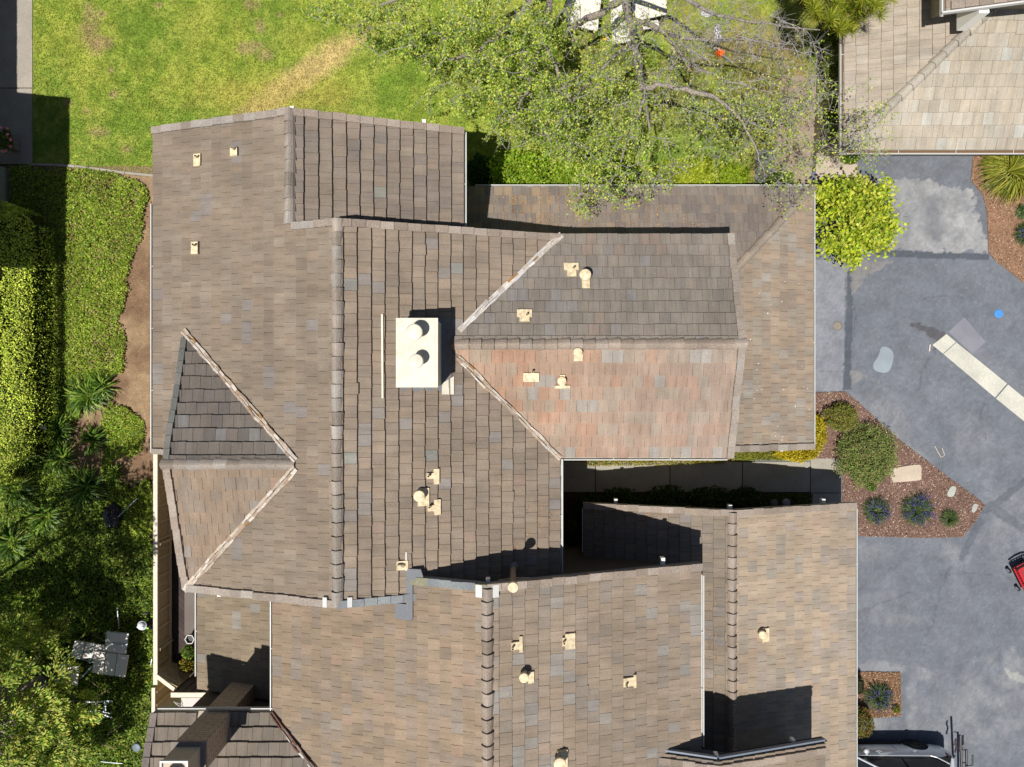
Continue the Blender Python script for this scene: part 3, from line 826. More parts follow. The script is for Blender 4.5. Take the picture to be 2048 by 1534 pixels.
caps(hB, (-0.64, -5.35, 7.2), (-0.64, -13.5, 7.2), cap_warm, 33, seg=0.335)
rake(hB, BL, (-2.9, YB + .02), (-0.64, YB + .02), (0, -1), cap_steel, 34)
rake(hB, BR, (5.517, YB + .02), (-0.64, YB + .02), (0, -1), cap_warm, 35)
barge(hB, BR, (5.517, YB), (-0.64, YB), (0, 1), mat=M_LEADGREY); barge(hB, BL, (-2.9, YB), (-0.64, YB), (0, 1), mat=M_LEADGREY)
gutter(hB, (5.517, -5.6, 5.076), (5.517, -10.6, 5.076), (1, 0), w=0.06)
gutter(hB, (-7.0, -9.6, 5.03), (-7.0, -5.9, 5.03), (-1, 0), w=0.045)
# grey valley trough between the two townhouses
m = MB()
for q, hh in (([(-2.86, -6.35), (-2.68, -6.35), (-2.68, -5.3), (-2.86, -5.3)], .085), ([(-3.18, -6.4), (-2.7, -6.4), (-2.75, -5.98), (-3.18, -5.98)], .075), ([(-2.85, -5.3), (-2.35, -5.3), (-2.45, -5.0), (-2.85, -5.0)], .075)):
    zs = [max(zp(AR, *p) if p[1] > -5.84 else 0, zp(BL, *p)) for p in q]; m.prism(q, [z - .02 for z in zs], [z + hh for z in zs])
m.build('valley_flashing', M_LEADGREY, hB)
m = MB(); q = [(-2.88, -5.05), (-2.83, -5.05), (-2.83, -4.55), (-2.88, -4.55)]; zs = [zp(AR, *p) for p in q]; m.prism(q, zs, [z + .09 for z in zs]); m.build('flashing_strip', M_WHITE, hB)
for (x0, x1) in ((-0.95, -0.78), (-0.50, -0.34)):
    pl = BL if x0 < -0.64 else BR; q = [(x0, YB - .3), (x1, YB - .3), (x1, YB + .03), (x0, YB + .03)]; zs = [zp(pl, *p) for p in q]
    MB().prism(q, [z + .05 for z in zs], [z + .125 for z in zs]).build('ridge_end_patch', M_WHITE, hB)
for (x0, x1) in ((-4.98, -4.86), (-4.32, -4.2)):
    pl = AL if x0 < -4.586 else AR; q = [(x0, -5.88), (x1, -5.88), (x1, -5.62), (x0, -5.62)]; zs = [zp(pl, *p) for p in q]
    MB().prism(q, [z + .05 for z in zs], [z + .125 for z in zs]).build('ridge_end_patch', M_WHITE, hA)
# cross gable (F), low west roof (S), garage roof (C)
sF = deck('roof_slope', hB, FN, [(-10.46, -9.58), (-6.95, -9.58), (-3.4, -13.2), (-10.46, -13.2)])
tiles(sF, FN, [[(-10.46, -9.58), (-6.95, -9.58), (-3.4, -13.2), (-10.46, -13.2)]], (0, 1), -9.58, pal_F, 36, butt=0.09, exp=0.39,
      holes=[(-9.05, -10.45, -8.15, -9.5)])
rake(hB, FN, (-10.5, -9.6), (-10.5, -13.2), (1, 0), [(1, A(132, 124, 120)), (1, A(140, 130, 124))], 37)
gutter(hB, (-10.35, -9.56, 5.04), (-7.0, -9.56, 5.04), (0, 1), w=0.05)
valley(hB, (-7.0, -9.58, 5.05), (-3.5, -13.1, 6.3), 38, w=0.1, pal=[(3, A(120, 88, 76)), (2, A(150, 130, 120)), (.5, A(215, 210, 205))])
sS = deck('roof_slope', hB, SP, [(-10.32, -6.0), (-6.7, -6.0), (-6.7, -10.0), (-10.32, -10.0)])
tiles(sS, SP, [[(-10.32, -6.0), (-6.7, -6.0), (-6.7, -10.0), (-10.32, -10.0)]], (-1, 0), 10.32, pal_S, 39, butt=0.038)
gutter(hB, (-10.32, -9.6, 2.6), (-10.32, -6.65, 2.6), (-1, 0), w=0.05)
sCl = deck('roof_slope', hB, CL, [(2.378, -4.0), (6.89, -4.0), (6.89, -13.5), (2.378, -13.5)])
tiles(sCl, CL, [[(2.378, -4.0), (6.89, -4.0), (6.89, -13.5), (2.378, -13.5)]], (-1, 0), -2.378, pal_C_left, 40)
sCr = deck('roof_slope', hB, CR, [(6.89, -4.0), (11.41, -4.0), (11.41, -13.5), (6.89, -13.5)])
tiles(sCr, CR, [[(6.89, -4.0), (11.41, -4.0), (11.41, -13.5), (6.89, -13.5)]], (1, 0), 11.41, pal_C_right, 41, butt=0.04)
caps(hB, (6.89, -4.05, 3.62), (6.89, -13.5, 3.62), cap_warm, 42, seg=0.345, hw=0.14)
rake(hB, CL, (2.378, -3.98), (6.89, -3.98), (0, -1), cap_warm, 43)
rake(hB, CR, (11.41, -3.98), (6.89, -3.98), (0, -1), cap_warm, 44)
barge(hB, CL, (2.378, -4.0), (6.89, -4.0), (0, 1)); barge(hB, CR, (11.41, -4.0), (6.89, -4.0), (0, 1))
gutter(hB, (11.41, -13.4, 2.29), (11.41, -4.15, 2.29), (1, 0), w=0.045)
gutter(hB, (2.378, -4.15, 2.29), (2.378, -5.6, 2.29), (-1, 0), w=0.02)
M_BWALL = mat_plain('shade_darkened_siding', (0.15, 0.115, 0.08), 0.85, namt=0.08)  # beige siding darkened, the courtyard shade put into the wall colour
walls(hB, [((-6.5, -13.5, 0), (5.05, -5.75, 4.75)), ((-10.0, -13.5, 0), (-6.5, -10.1, 4.75)), ((-9.95, -10.1, 0), (-6.5, -6.3, 2.35)),
           ((2.8, -5.75, 0), (10.9, -4.45, 2.1)), ((5.05, -13.5, 0), (10.9, -5.75, 2.1))], M_BWALL)
for args in ((BL, 976, 1156, (0, 1)), (BR, 1325, 1114, (0, 1)), (CL, 1231, 997, (0, 1)), (CL, 1459, 1009, (0, 1)), (CR, 1645, 997, (0, 1)), (FN, 303, 1496, (-1, 0))):
    beam(hB, *args)
vent_flash(hB, BR, 1042, 1286, 0.09, 0.42, pipe=(-0.22, -0.04), tee=(-0.26, -0.12, 0.0, 0.08))
vent_flash(hB, BR, 1140, 1280, 0.28, 0.42, pipe=(-0.18, 0.02), tee=(-0.22, -0.1, -0.1, 0.12))
vent_flash(hB, BR, 1258, 1361, 0.36, 0.24, pipe=(-0.1, -0.05), tee=(0.12, -0.18, 0.2, 0.18))
vent_flash(hB, BR, 1062, 1352, 0.16, 0.3, cap=0.13, cap_h=0.40, cap_px=(1048, 1357), stem=0.07)
vent_flash(hB, BR, 1124, 1516, 0.3, 0.5, cap=0.17, cap_h=0.40, cap_px=(1120, 1530), stem=0.08)
vent_flash(hB, CR, 1529, 1268, 0.24, 0.42, cap=0.13, cap_h=0.30, cap_px=(1526, 1271), stem=0.08)
# tall stove pipe with braces
b0 = PP(AR, 1023, 1131); tp = P(1026, 1176, 7.62)
pp = MB().tube([(tp.x, tp.y, b0.z - 0.15), (tp.x, tp.y, 7.5)], 0.085, 20).build('stove_pipe', mat_plain('brown_painted_pipe', (0.25, 0.19, 0.13), 0.6), hB)
MB().lathe((tp.x, tp.y, 7.5), [(0.10, -0.05), (0.135, -0.04), (0.137, 0.06), (0.13, 0.085), (0.05, 0.1), (0.01, 0.1)], 30).build('vent_cap', M_CREAM, pp)
MB().lathe((tp.x, tp.y, zp(AR, tp.x, tp.y)), [(0.16, -0.02), (0.155, 0.08), (0.10, 0.16)], 24).build('vent_flashing', M_LEADGREY, pp)
for sx in (-1, 1):
    e = P(997 if sx < 0 else 1060, 1162 if sx < 0 else 1157, 6.3)
    MB().bar((tp.x, tp.y, 6.72), (e.x, e.y + .05, 6.42), 0.022).build('brace_rod', M_CREAM, pp)
# brick chimney on the west side
bm = MB().box((-9.01, -10.36, 2.6), (-8.2, -9.59, 6.8))
bc = bm.build('brick_chimney', M_BRICK, hB)
MB().box((-9.07, -10.42, 6.78), (-8.14, -9.53, 6.86)).build('chimney_shoulder', mat_plain('grey_brown_mortar_cap', (.2, .17, .15), .8), bc)
MB().box((-8.96, -10.3, 6.86), (-8.28, -9.66, 7.55)).build('flue_housing', mat_plain('tan_chimney_top', (.5, .42, .32), .75), bc)
cz = 7.55; cx0, cx1, cy0, cy1 = -8.98, -8.26, -10.34, -9.62
fr = MB()
for lo, hi in (((cx0, cy0, cz), (cx1, cy0 + .05, cz + .06)), ((cx0, cy1 - .05, cz), (cx1, cy1, cz + .06)), ((cx0, cy0 + .05, cz), (cx0 + .05, cy1 - .05, cz + .06)), ((cx1 - .05, cy0 + .05, cz), (cx1, cy1 - .05, cz + .06))):
    fr.box(lo, hi)
fr.build('cap_frame', M_WHITE, bc)
MB().lathe((-8.62, -9.98, cz), [(0.14, -0.02), (0.14, 0.2), (0.22, 0.2), (0.22, 0.26), (0.18, 0.3), (0.01, 0.31)], 28).build('flue_cap', M_CREAML, bc)

# ================================================================== next townhouse to the south (D)
hD = empty('townhouse', (6.0, -12.0, 0), 'townhouse roof peak rising at the bottom edge over the garage roof, with dark metal edging', 'house', 'tiled townhouses of one complex')
DL = (5.9 - .285 * 5.78, .285, 0.0); DR = (5.9 + .285 * 5.78, -.285, 0.0); YD = -10.57
sDl = deck('roof_slope', hD, DL, [(4.2, YD), (5.78, YD), (5.78, -13.5), (3.0, -13.5), (3.0, -12.0)])
tiles(sDl, DL, [[(4.2, YD), (5.78, YD), (5.78, -13.5), (4.2, -13.5)]], (-1, 0), -3.0, pal_C_left, 51)
sDr = deck('roof_slope', hD, DR, [(5.78, YD), (5.78, -13.5), (9.2, -13.5), (9.2, YD)])
tiles(sDr, DR, [[(5.78, YD), (5.78, -13.5), (9.2, -13.5), (9.2, YD)]], (1, 0), 9.2, pal_B_right, 52)
rake(hD, DL, (4.2, YD - .12), (5.78, YD - .12), (0, -1), cap_warm, 53, w=.18)
rake(hD, DR, (9.2, YD - .12), (5.78, YD - .12), (0, -1), cap_warm, 54, w=.18)
barge(hD, DL, (4.2, YD + .03), (5.78, YD + .03), (0, 1), mat=M_DARK, h=.24); barge(hD, DR, (9.25, YD + .03), (5.78, YD + .03), (0, 1), mat=M_DARK, h=.24)
MB().bar((4.3, YD + .075, zp(DL, 4.3, 0) - .06), (5.76, YD + .075, zp(DL, 5.76, 0) - .06), .05, .12).bar((5.80, YD + .075, zp(DR, 5.8, 0) - .06), (9.2, YD + .075, zp(DR, 9.2, 0) - .06), .05, .12).build('metal_edging', mat_plain('blue_grey_metal', (.17, .20, .25), .6, 0), hD)
walls(hD, [((4.6, -13.5, 0), (8.9, YD - 1.0, 4.7))], mat_plain('grey_siding', (.36, .37, .37), .8))
MB().prism([(5.62, YD - .999), (8.85, YD - .999), (8.85, YD - 1.15), (5.62, YD - 1.15)], 4.7, [5.5, 4.75, 4.75, 5.5]).build('gable_wall', mat_plain('grey_siding_gable', (.36, .37, .37), .8), hD)
beam(hD, DL, 1432, 1506, (0, 1), L=.8); beam(hD, DR, 1585, 1477, (0, 1), L=.8)

# ================================================================== north-east house (G)
hG = empty('townhouse', (14.0, 10.0, 0), 'pale sunlit hip roof at the top right corner beside the driveway', 'house', 'tiled townhouses of one complex')
GS = (2.6 - .36 * 7.66, 0.0, .36); GW = (2.6 - .36 * 10.88, .36, 0.0)
sGs = deck('roof_slope', hG, GS, [(10.88, 7.66), (24.0, 7.66), (24.0, 15.0), (18.22, 15.0)])
tiles(sGs, GS, [[(10.88, 7.66), (20.5, 7.66), (20.5, 13.5), (16.72, 13.5)]], (0, -1), -7.66, pal_G_s, 61, exp=0.38, w=0.33, butt=0.04)
sGw = deck('roof_slope', hG, GW, [(10.88, 7.66), (18.22, 15.0), (10.88, 15.0)])
tiles(sGw, GW, [[(10.88, 7.66), (16.72, 13.5), (10.88, 13.5)]], (-1, 0), -10.88, pal_G_w, 62, exp=0.36, w=0.31)
caps(hG, (10.92, 7.70, 2.62), (15.9, 12.68, 4.42), cap_pale, 63, seg=0.42, name='hip_cap')
gutter(hG, (10.8, 7.66, 2.58), (24.0, 7.66, 2.58), (0, -1), w=0.1, debris=True)
gutter(hG, (10.88, 7.6, 2.58), (10.88, 14.0, 2.58), (-1, 0), w=0.08, debris=True)
walls(hG, [((11.4, 8.33, 0), (24.0, 16.0, 2.5)), ((13.2, 11.5, 2.5), (24.0, 16.0, 4.8))])
U = (5.0 - .3 * 12.69, .3, 0.0)
sU = deck('roof_slope', hG, U, [(12.69, 10.9), (16.5, 10.9), (16.5, 14.5), (12.69, 14.5)])
tiles(sU, U, [[(12.69, 10.9), (16.5, 10.9), (16.5, 14.5), (12.69, 14.5)]], (-1, 0), -12.69, pal_L_e, 64)
rake(hG, U, (12.8, 10.93), (16.5, 10.93), (0, 1), cap_warm, 65, w=.24)
gutter(hG, (12.69, 10.8, 4.98), (12.69, 14.4, 4.98), (-1, 0), w=0.08)
MB().bar((12.58, 10.84, 5.02), (16.5, 10.84, 6.16), .05, .12).build('metal_edging', M_WHITE, hG)
MB().box((13.55, 10.75, 4.2), (13.85, 11.3, 5.2)).build('beam_end', M_BEAM, hG)

# ================================================================== neighbouring house off the west edge: casts the shade on the lawn
hW = empty('neighbouring_house', (-19.0, 5.5, 0), 'neighbouring tiled house beyond the west walkway, mostly out of the picture', 'house')
WR = (6.64, -.3, 0)
for x0, x1, y0, y1, ze in ((-23.0, -17.5, 2.85, 8.75, 5.2), (-23.0, -18.3, -1.3, 2.85, 5.0), (-24.0, -19.35, 8.75, 20, 5.0)):
    pl = (ze - (-.3) * x1, -.3, 0.0)
    s_ = deck('roof_slope', hW, pl, [(x0, y1), (x1, y1), (x1, y0), (x0, y0)])
    tiles(s_, pl, [[(x1 - 1.7, y1), (x1, y1), (x1, y0), (x1 - 1.7, y0)]], (1, 0), x1, pal_A_right, 71, butt=.05)
    rake(hW, pl, (x1, y1), (x0, y1), (0, -1), cap_grey, 72); rake(hW, pl, (x1, y0), (x0, y0), (0, 1), cap_grey, 73)
walls(hW, [((-22.5, 3.2, 0), (-19.3, 8.3, 4.7)), ((-22.5, -1.0, 0), (-19.4, 3.2, 4.6)), ((-23.5, 8.3, 0), (-19.9, 19.5, 4.6))])

# ================================================================== ground and paving
soil = A(164, 138, 110)
def base_col(X, Y, px, py):
    c = np.ones(X.shape + (3,)) * np.array(soil)
    return c * (0.8 + 0.4 * fbm(X * .7, Y * .7, 2))[..., None]
g = MB(); g.add([(-900, -900, -.05), (900, -900, -.05), (900, 900, -.05), (-900, 900, -.05)], [(0, 1, 2, 3)], A(120, 118, 84))
tag(g.build('ground', M_GROUND, colors=True), kind='structure')

def lawn_col(X, Y, px, py):
    n1 = fbm(X * .45, Y * .45, 1, 4); n2 = fbm(X * 1.7, Y * 1.7, 6, 4); n3 = fbm(X * 6, Y * 6, 8, 3)
    c = np.ones(X.shape + (3,)) * np.array(A(162, 176, 68))
    c = lerp(c, A(140, 164, 60), np.clip((n1 - .5) * 5 + .4, 0, 1))
    c = lerp(c, A(186, 188, 88), np.clip((n2 * .6 + n3 * .4 - .5) * 4, 0, .4))
    c = lerp(c, A(116, 148, 46), np.clip((.44 - n2) * 4, 0, .5))
    m = np.clip(blob(px, py, 615, 145, 170, 26, 4, .8, .4, ang=-.6), 0, 1)
    c = lerp(c, A(222, 196, 134), m * .85)
    c = lerp(c, A(196, 180, 92), blob(px, py, 560, 195, 150, 40, 7, .8, .5) * .5)
    for cx, cy, rx, ry in ((178, 62, 20, 42), (206, 85, 16, 14), (498, 98, 24, 14), (531, 112, 17, 12), (520, 52, 10, 14), (500, 10, 16, 14), (205, 28, 6, 5), (222, 140, 6, 6), (228, 187, 8, 8),
                            (172, 222, 8, 6), (135, 205, 8, 5), (195, 265, 18, 10), (255, 298, 8, 7), (320, 10, 8, 5), (560, 30, 8, 6)):
        c = lerp(c, A(186, 158, 118), blob(px, py, cx, cy, rx, ry, 9, .8, .8) * .6)
    m = np.clip((px - 1080) / 250, 0, 1) * np.clip(fbm(X * .9, Y * .9, 14) * 2.4 - .8, 0, 1)
    c = lerp(c, A(158, 132, 84), m * .75)
    c = lerp(c, A(110, 142, 60), np.clip(blob(px, py, 1380, 300, 110, 60, 3, .9, .4), 0, 1) * .6)
    return c * (0.75 + .5 * n3)[..., None]
grid_sheet('lawn', -17.55, 11.4, 6.2, 30, 0.06, 0.0, lawn_col, M_GROUND, relief=0.0)
# grass blades
def add_grass(n, poly, hgt=0.05):
    p, q = scatter_px(poly, n, 0.0)
    c = lawn_col(p[:, 0], p[:, 1], q[:, 0], q[:, 1]) * R.uniform(.7, 1.5, (n, 1))
    a = R.uniform(0, 2 * np.pi, n); h = R.uniform(.4, 1.3, n) * hgt
    lx, ly = np.cos(a) * h * R.uniform(.4, 1.2, n), np.sin(a) * h * R.uniform(.4, 1.2, n)
    sx, sy = -np.sin(a) * .009, np.cos(a) * .009
    v = np.stack([p + np.stack([-sx, -sy, 0 * h], 1), p + np.stack([sx, sy, 0 * h], 1),
                  p + np.stack([lx + sx * .6, ly + sy * .6, h], 1), p + np.stack([lx - sx * .3, ly - sy * .3, h], 1)], 1).reshape(-1, 3)
    o = quad_object('grass', v, np.repeat(c, 4, axis=0), M_LEAFM)
    tag(o, 'mown green lawn grass with straw coloured and bare patches', 'grass', kind='stuff')
add_grass(150000, [(66, 0), (1640, 0), (1600, 370), (930, 372), (925, 262), (310, 260), (310, 355), (66, 332)])

def asph_col(X, Y, px, py):
    n1 = fbm(X * .8, Y * .8, 21, 5); n2 = fbm(X * 3.1, Y * 3.1, 22, 4); n3 = fbm(X * 14, Y * 14, 28, 2)
    c = np.ones(X.shape + (3,)) * np.array(A(120, 125, 134))
    c = lerp(c, A(138, 142, 150), np.clip((n1 - .5) * 4, 0, 1) * .25)
    c = lerp(c, A(112, 118, 128), np.clip((.47 - n2) * 5, 0, 1) * .35)
    light = A(166, 168, 170)
    # aged driveway in front of the pale house
    m = soft_poly(px, py, [(1712, 352), (1850, 362), (1945, 380), (1976, 505), (1700, 500)], wob=14)
    c = lerp(c, A(178, 178, 178), m * (.45 + .5 * np.clip((px - 1740) / 150, 0, 1)) * np.clip(n2 * 1.2 + .2, .5, 1))
    c = lerp(c, A(112, 115, 124), blob(px, py, 1865, 425, 20, 22, 4, .9, .5) * .6 + 0)
    c = lerp(c, A(116, 119, 126), blob(px, py, 1868, 460, 26, 20, 5, .9, .5) * .6)
    # driveway strip beside the garage
    m = soft_poly(px, py, [(1600, 515), (1700, 528), (1690, 560), (1689, 700), (1684, 783), (1600, 783)], wob=2)
    c = lerp(c, A(150, 153, 162), m * (.55 + .5 * n2))
    # dark sealed seams
    dk = A(92, 98, 108)
    for poly in ([(1748, 500), (1840, 503), (1978, 508), (1979, 520), (1840, 517), (1748, 510)],
                 [(1695, 540), (1707, 545), (1702, 780), (1686, 780)]):
        c = lerp(c, dk, soft_poly(px, py, poly, wob=2.5) * .95)
    for poly in ([(1700, 520), (1790, 522), (1740, 548), (1702, 592)], [(1703, 738), (1735, 752), (1703, 768)]):
        c = lerp(c, A(150, 147, 145), soft_poly(px, py, poly, wob=5) * .7)
    c = lerp(c, A(84, 80, 82), soft_poly(px, py, [(1822, 645), (1855, 652), (1875, 660), (1895, 668), (1880, 690), (1868, 702), (1872, 680), (1850, 664), (1822, 655)], wob=6) * .7)
    # big pale wear marks
    for cx, cy, rx, ry, a, s in ((1790, 880, 90, 22, .75, .55), (1760, 820, 60, 30, .6, .4), (1850, 1350, 30, 9, 0, .5), (1800, 1240, 50, 9, 0, .45), (1760, 1205, 60, 16, -.2, .35),
                              (1990, 1390, 60, 60, 0, .45), (2030, 1340, 40, 30, 0, .55), (1925, 1430, 60, 50, 0, .4), (1770, 1335, 60, 9, 0, .7), (1822, 1400, 10, 50, 0, .5),
                              (1745, 1450, 45, 16, 0, .8), (1985, 1470, 60, 40, 0, .3), (2010, 1040, 40, 60, 0, .45), (1950, 880, 50, 40, .6, .3), (1910, 1105, 22, 16, .5, .7), (1730, 1100, 60, 14, 0, .35), (1990, 740, 70, 20, .7, .3)):
        c = lerp(c, light, blob(px, py, cx, cy, rx, ry, 31, 1.0, 1.0, ang=a) * s * .75 * np.clip(n2 * 1.5, .3, 1))
    for poly in ([(1936, 1022), (1990, 1000), (2048, 955), (2048, 970), (1999, 1012), (2048, 1050), (2048, 1066), (1985, 1028)],
                 [(1955, 1030), (1970, 1040), (1925, 1125), (1915, 1118)]):
        c = lerp(c, dk, soft_poly(px, py, poly, wob=4) * .55)
    c = lerp(c, A(176, 178, 172), soft_poly(px, py, [(2008, 1335), (2060, 1358), (2060, 1372), (2012, 1350)], wob=6) * .8)
    sp = np.clip((R.random(X.shape) - .994) * 400, 0, 1)
    c = lerp(c, A(176, 170, 160), sp * .35)
    for pts in ([(1870, 700), (1850, 730), (1838, 770), (1846, 800)], [(1700, 560), (1712, 640), (1706, 700)], [(1716, 1228), (1760, 1208), (1822, 1186)], [(1900, 1130), (1880, 1180), (1866, 1240), (1850, 1290)],
                [(1980, 760), (1960, 830), (1972, 880)], [(1760, 560), (1830, 600), (1900, 590), (1990, 610)], [(1880, 1150), (1960, 1146), (2040, 1160)], [(1600, 742), (1684, 744)]):
        for (ax, ay), (bx, by) in zip(pts[:-1], pts[1:]):
            t = np.clip(((px - ax) * (bx - ax) + (py - ay) * (by - ay)) / ((bx - ax) ** 2 + (by - ay) ** 2), 0, 1)
            wv = (fbm(px / 12, py / 12, 51) - .5) * 14
            d = np.hypot(px - (ax + t * (bx - ax)) + wv, py - (ay + t * (by - ay)) + wv)
            c = lerp(c, A(84, 88, 96), np.clip(1.6 - d / 1.5, 0, 1) * .45)
    return c * (0.84 + .32 * fbm(X * 9, Y * 9, 27, 3))[..., None] * (1 + R.normal(0, .055, X.shape))[..., None]
grid_sheet('asphalt', 8.9, 22.5, -17, 8.6, 0.05, 0.004, asph_col, M_ASPH)

cc = A(176, 168, 152)
M_CONC2 = mat_attr('concrete_paving_toned', .88, 30, .14, .2)
def slab(name, poly, z=0.03, col=cc, th=.05, mat=None): return px_sheet(name, poly, z, mat or M_CONC2, th=th, col=col)
# west walkway
for a, b in ((-60, 175), (177, 328)):
    slab('walkway', [(-140, a), (64.5, a), (64.5, b), (-140, b)], .03, A(178, 170, 158))
# concrete mowing edge
me_ = MB(); pts = [(62, 329), (110, 330), (150, 333), (200, 339), (250, 346), (320, 353)]
for p, q in zip(pts[:-1], pts[1:]):
    me_.bar(P(*p, .03), P(*q, .03) + (P(*q, .03) - P(*p, .03)) * .02, .085, .08, A(180, 172, 160))
tag(me_.build('kerb', M_CONC2, colors=True), kind='structure')
# beds of bare soil
def soil_sheet(name, poly, z, c0, c1, seed, step=.05):
    xs = [p[0] for p in poly]; ys = [p[1] for p in poly]
    def fn(X, Y, px, py):
        c = np.ones(X.shape + (3,)) * np.array(c0)
        c = lerp(c, c1, np.clip((fbm(X * 1.1, Y * 1.1, seed) - .4) * 4, 0, 1))
        return c * (.7 + .6 * fbm(X * 8, Y * 8, seed + 2, 3))[..., None]
    x0, x1 = (min(xs) - 1024) * H / F, (max(xs) - 1024) * H / F
    y1, y0 = -(min(ys) - 767) * H / F, -(max(ys) - 767) * H / F
    return grid_sheet(name, x0, x1, y0, y1, step, z, fn, M_GROUND, 0.0)
soil_sheet('soil', [(-60, 332), (400, 332), (400, 1640), (-60, 1640)], .006, A(164, 138, 108), A(138, 110, 86), 41, .07)
# middle path
PATH = A(178, 172, 158)
for x0, x1 in ((1110, 1190), (1192, 1339), (1341, 1484), (1486, 1620)):
    slab('path', [(x0, 924), (x1, 924), (x1, 984), (x0, 984)], .03, PATH)
slab('path', [(1622, 917), (1678, 917), (1683, 985), (1622, 985)], .03, PATH)
slab('path', [(1622, 987), (1683, 987), (1683, 1100), (1622, 1100)], .03, PATH)
slab('path', [(1100, 925), (1108, 925), (1108, 1200), (1100, 1200)], .03, PATH)
slab('path', [(1632, 306), (1715, 306), (1714, 360), (1632, 360)], .03, A(206, 190, 172))
slab('path', [(1563, 150), (1650, 150), (1640, 250), (1618, 372), (1545, 372)], .02, A(172, 154, 138))
px_sheet('soil', [(1120, 915), (1460, 915), (1460, 924), (1120, 924)], .012, M_GROUND, col=A(150, 130, 80))
px_sheet('soil', [(1440, 880), (1640, 880), (1640, 917), (1440, 917)], .012, M_GROUND, col=A(160, 140, 80))
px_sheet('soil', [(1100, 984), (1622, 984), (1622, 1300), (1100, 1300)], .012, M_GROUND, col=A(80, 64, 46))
px_sheet('soil', [(1640, -40), (1690, -40), (1690, 300), (1625, 345), (1632, 180)], .024, M_GROUND, col=A(88, 80, 58))
# mulch beds
MUL = [(1600, 917), (1600, 786), (1690, 783), (1712, 800), (1800, 880), (1885, 945), (1962, 1002), (1970, 1010), (1952, 1042), (1926, 1074), (1850, 1076), (1700, 1072), (1685, 1072), (1685, 917)]
MUL2 = [(1690, 1343), (1801, 1345), (1803, 1432), (1740, 1437), (1690, 1440)]
MUL3 = [(1948, 300), (2200, 300), (2200, 640), (2060, 575), (2036, 556), (1990, 520), (1978, 505), (1974, 420), (1966, 390), (1942, 360)]
def mulch(poly, n, seed, cols):
    px_sheet('mulch', poly, .03, M_GROUND, th=.03, col=cols[0])
    p, q = scatter_px(poly, n, .045)
    p[:, 2] += R.uniform(-.01, .02, n)
    c = mixcol(n, cols, jit=.3)
    o = leaf_object('bark_chips', p, R.uniform(.03, .085, n), c, M_CHIP, tilt=.35, aspect=.35)
    return o
chips = [A(132, 104, 92), A(150, 118, 104), A(166, 134, 114), A(214, 190, 168), A(104, 80, 72)]
tag(mulch(MUL, 16000, 1, chips), 'brown bark chip mulch filling the pointed bed beside the asphalt', 'mulch', kind='stuff')
tag(mulch(MUL2, 4500, 2, [A(142, 108, 82), A(120, 90, 70), A(170, 132, 100), A(200, 172, 140)]), 'rusty bark chips in the small square bed by the silver car', 'mulch', kind='stuff')
tag(mulch(MUL3, 11000, 3, [A(160, 124, 98), A(142, 108, 86), A(184, 148, 116), A(210, 186, 160), A(122, 92, 76)]), 'reddish bark chips in the bed at the east edge of the driveway', 'mulch', kind='stuff')
# soil litter strips
p, q = scatter_px([(246, 352), (308, 356), (306, 960), (230, 960), (240, 760), (246, 600)], 4000, .012)
tag(leaf_object('dry_litter', p, R.uniform(.02, .06, 4000), mixcol(4000, [A(176, 140, 104), A(150, 112, 82), A(200, 170, 130), A(120, 110, 60)], jit=.25), M_CHIP, tilt=.2, aspect=.3),
    'dry brown litter on the bare soil beside the west eave', 'litter', kind='stuff')

# white concrete swale and patches on the asphalt
SW = [(1865, 690), (1892, 668), (1972, 732), (2075, 817), (2200, 925), (2200, 985), (2050, 846), (1996, 800), (1920, 738)]
kx = [(1865, 690), (1893, 668)]
m = MB()
segs = [((1865, 690), (1893, 668), (1912, 684), (1886, 707)), ((1887, 708), (1913, 685), (2014, 767), (1990, 795)), ((1992, 797), (2016, 769), (2130, 862), (2102, 886))]
for s_ in segs:
    pts = [P(a, b, .012) for a, b in s_]
    m.prism([(p.x, p.y) for p in pts], -.02, .014, A(222, 220, 206))
tag(m.build('concrete_gutter', M_CONC2, colors=True), kind='structure')
px_sheet('asphalt_patch', [(1897, 664), (1928, 634), (1972, 684), (1944, 707)], .009, M_ASPH, col=A(146, 146, 156))
px_sheet('asphalt_patch', smooth_poly([(1762, 690), (1788, 700), (1786, 728), (1775, 748), (1748, 742), (1745, 728), (1758, 712)], 2), .009, M_ASPH, col=A(160, 172, 180))
tag(MB().cyl(P(1997, 627.5, 0)[:2], .155, .008, .022, 32).lathe(P(1997, 627.5, .022), [(.15, 0), (.12, .006), (.02, .006), (.01, 0)], 24).build('utility_cover', mat_plain('blue_paint', (.06, .25, .62), .5, namt=.05), origin=tuple(P(1997, 627.5, 0))),
    'bright blue round cover lying flush in the dark asphalt', 'cover')
mc = empty('cleanout_cover', P(1675, 652, 0), 'small round metal cover set in the grey driveway strip beside the garage roof', 'cover')
c = P(1675, 652, 0)
MB().lathe((c.x, c.y, .004), [(.18, 0), (.18, .012), (.145, .014), (.14, .004)], 28).build('cover_ring', mat_plain('worn_iron', (.2, .19, .17), .6, .4), mc)
MB().lathe((c.x, c.y, .004), [(.138, 0), (.138, .010), (.02, .012), (.01, .004)], 28).build('cover_plate', mat_plain('rusty_plate', (.23, .2, .165), .8), mc)

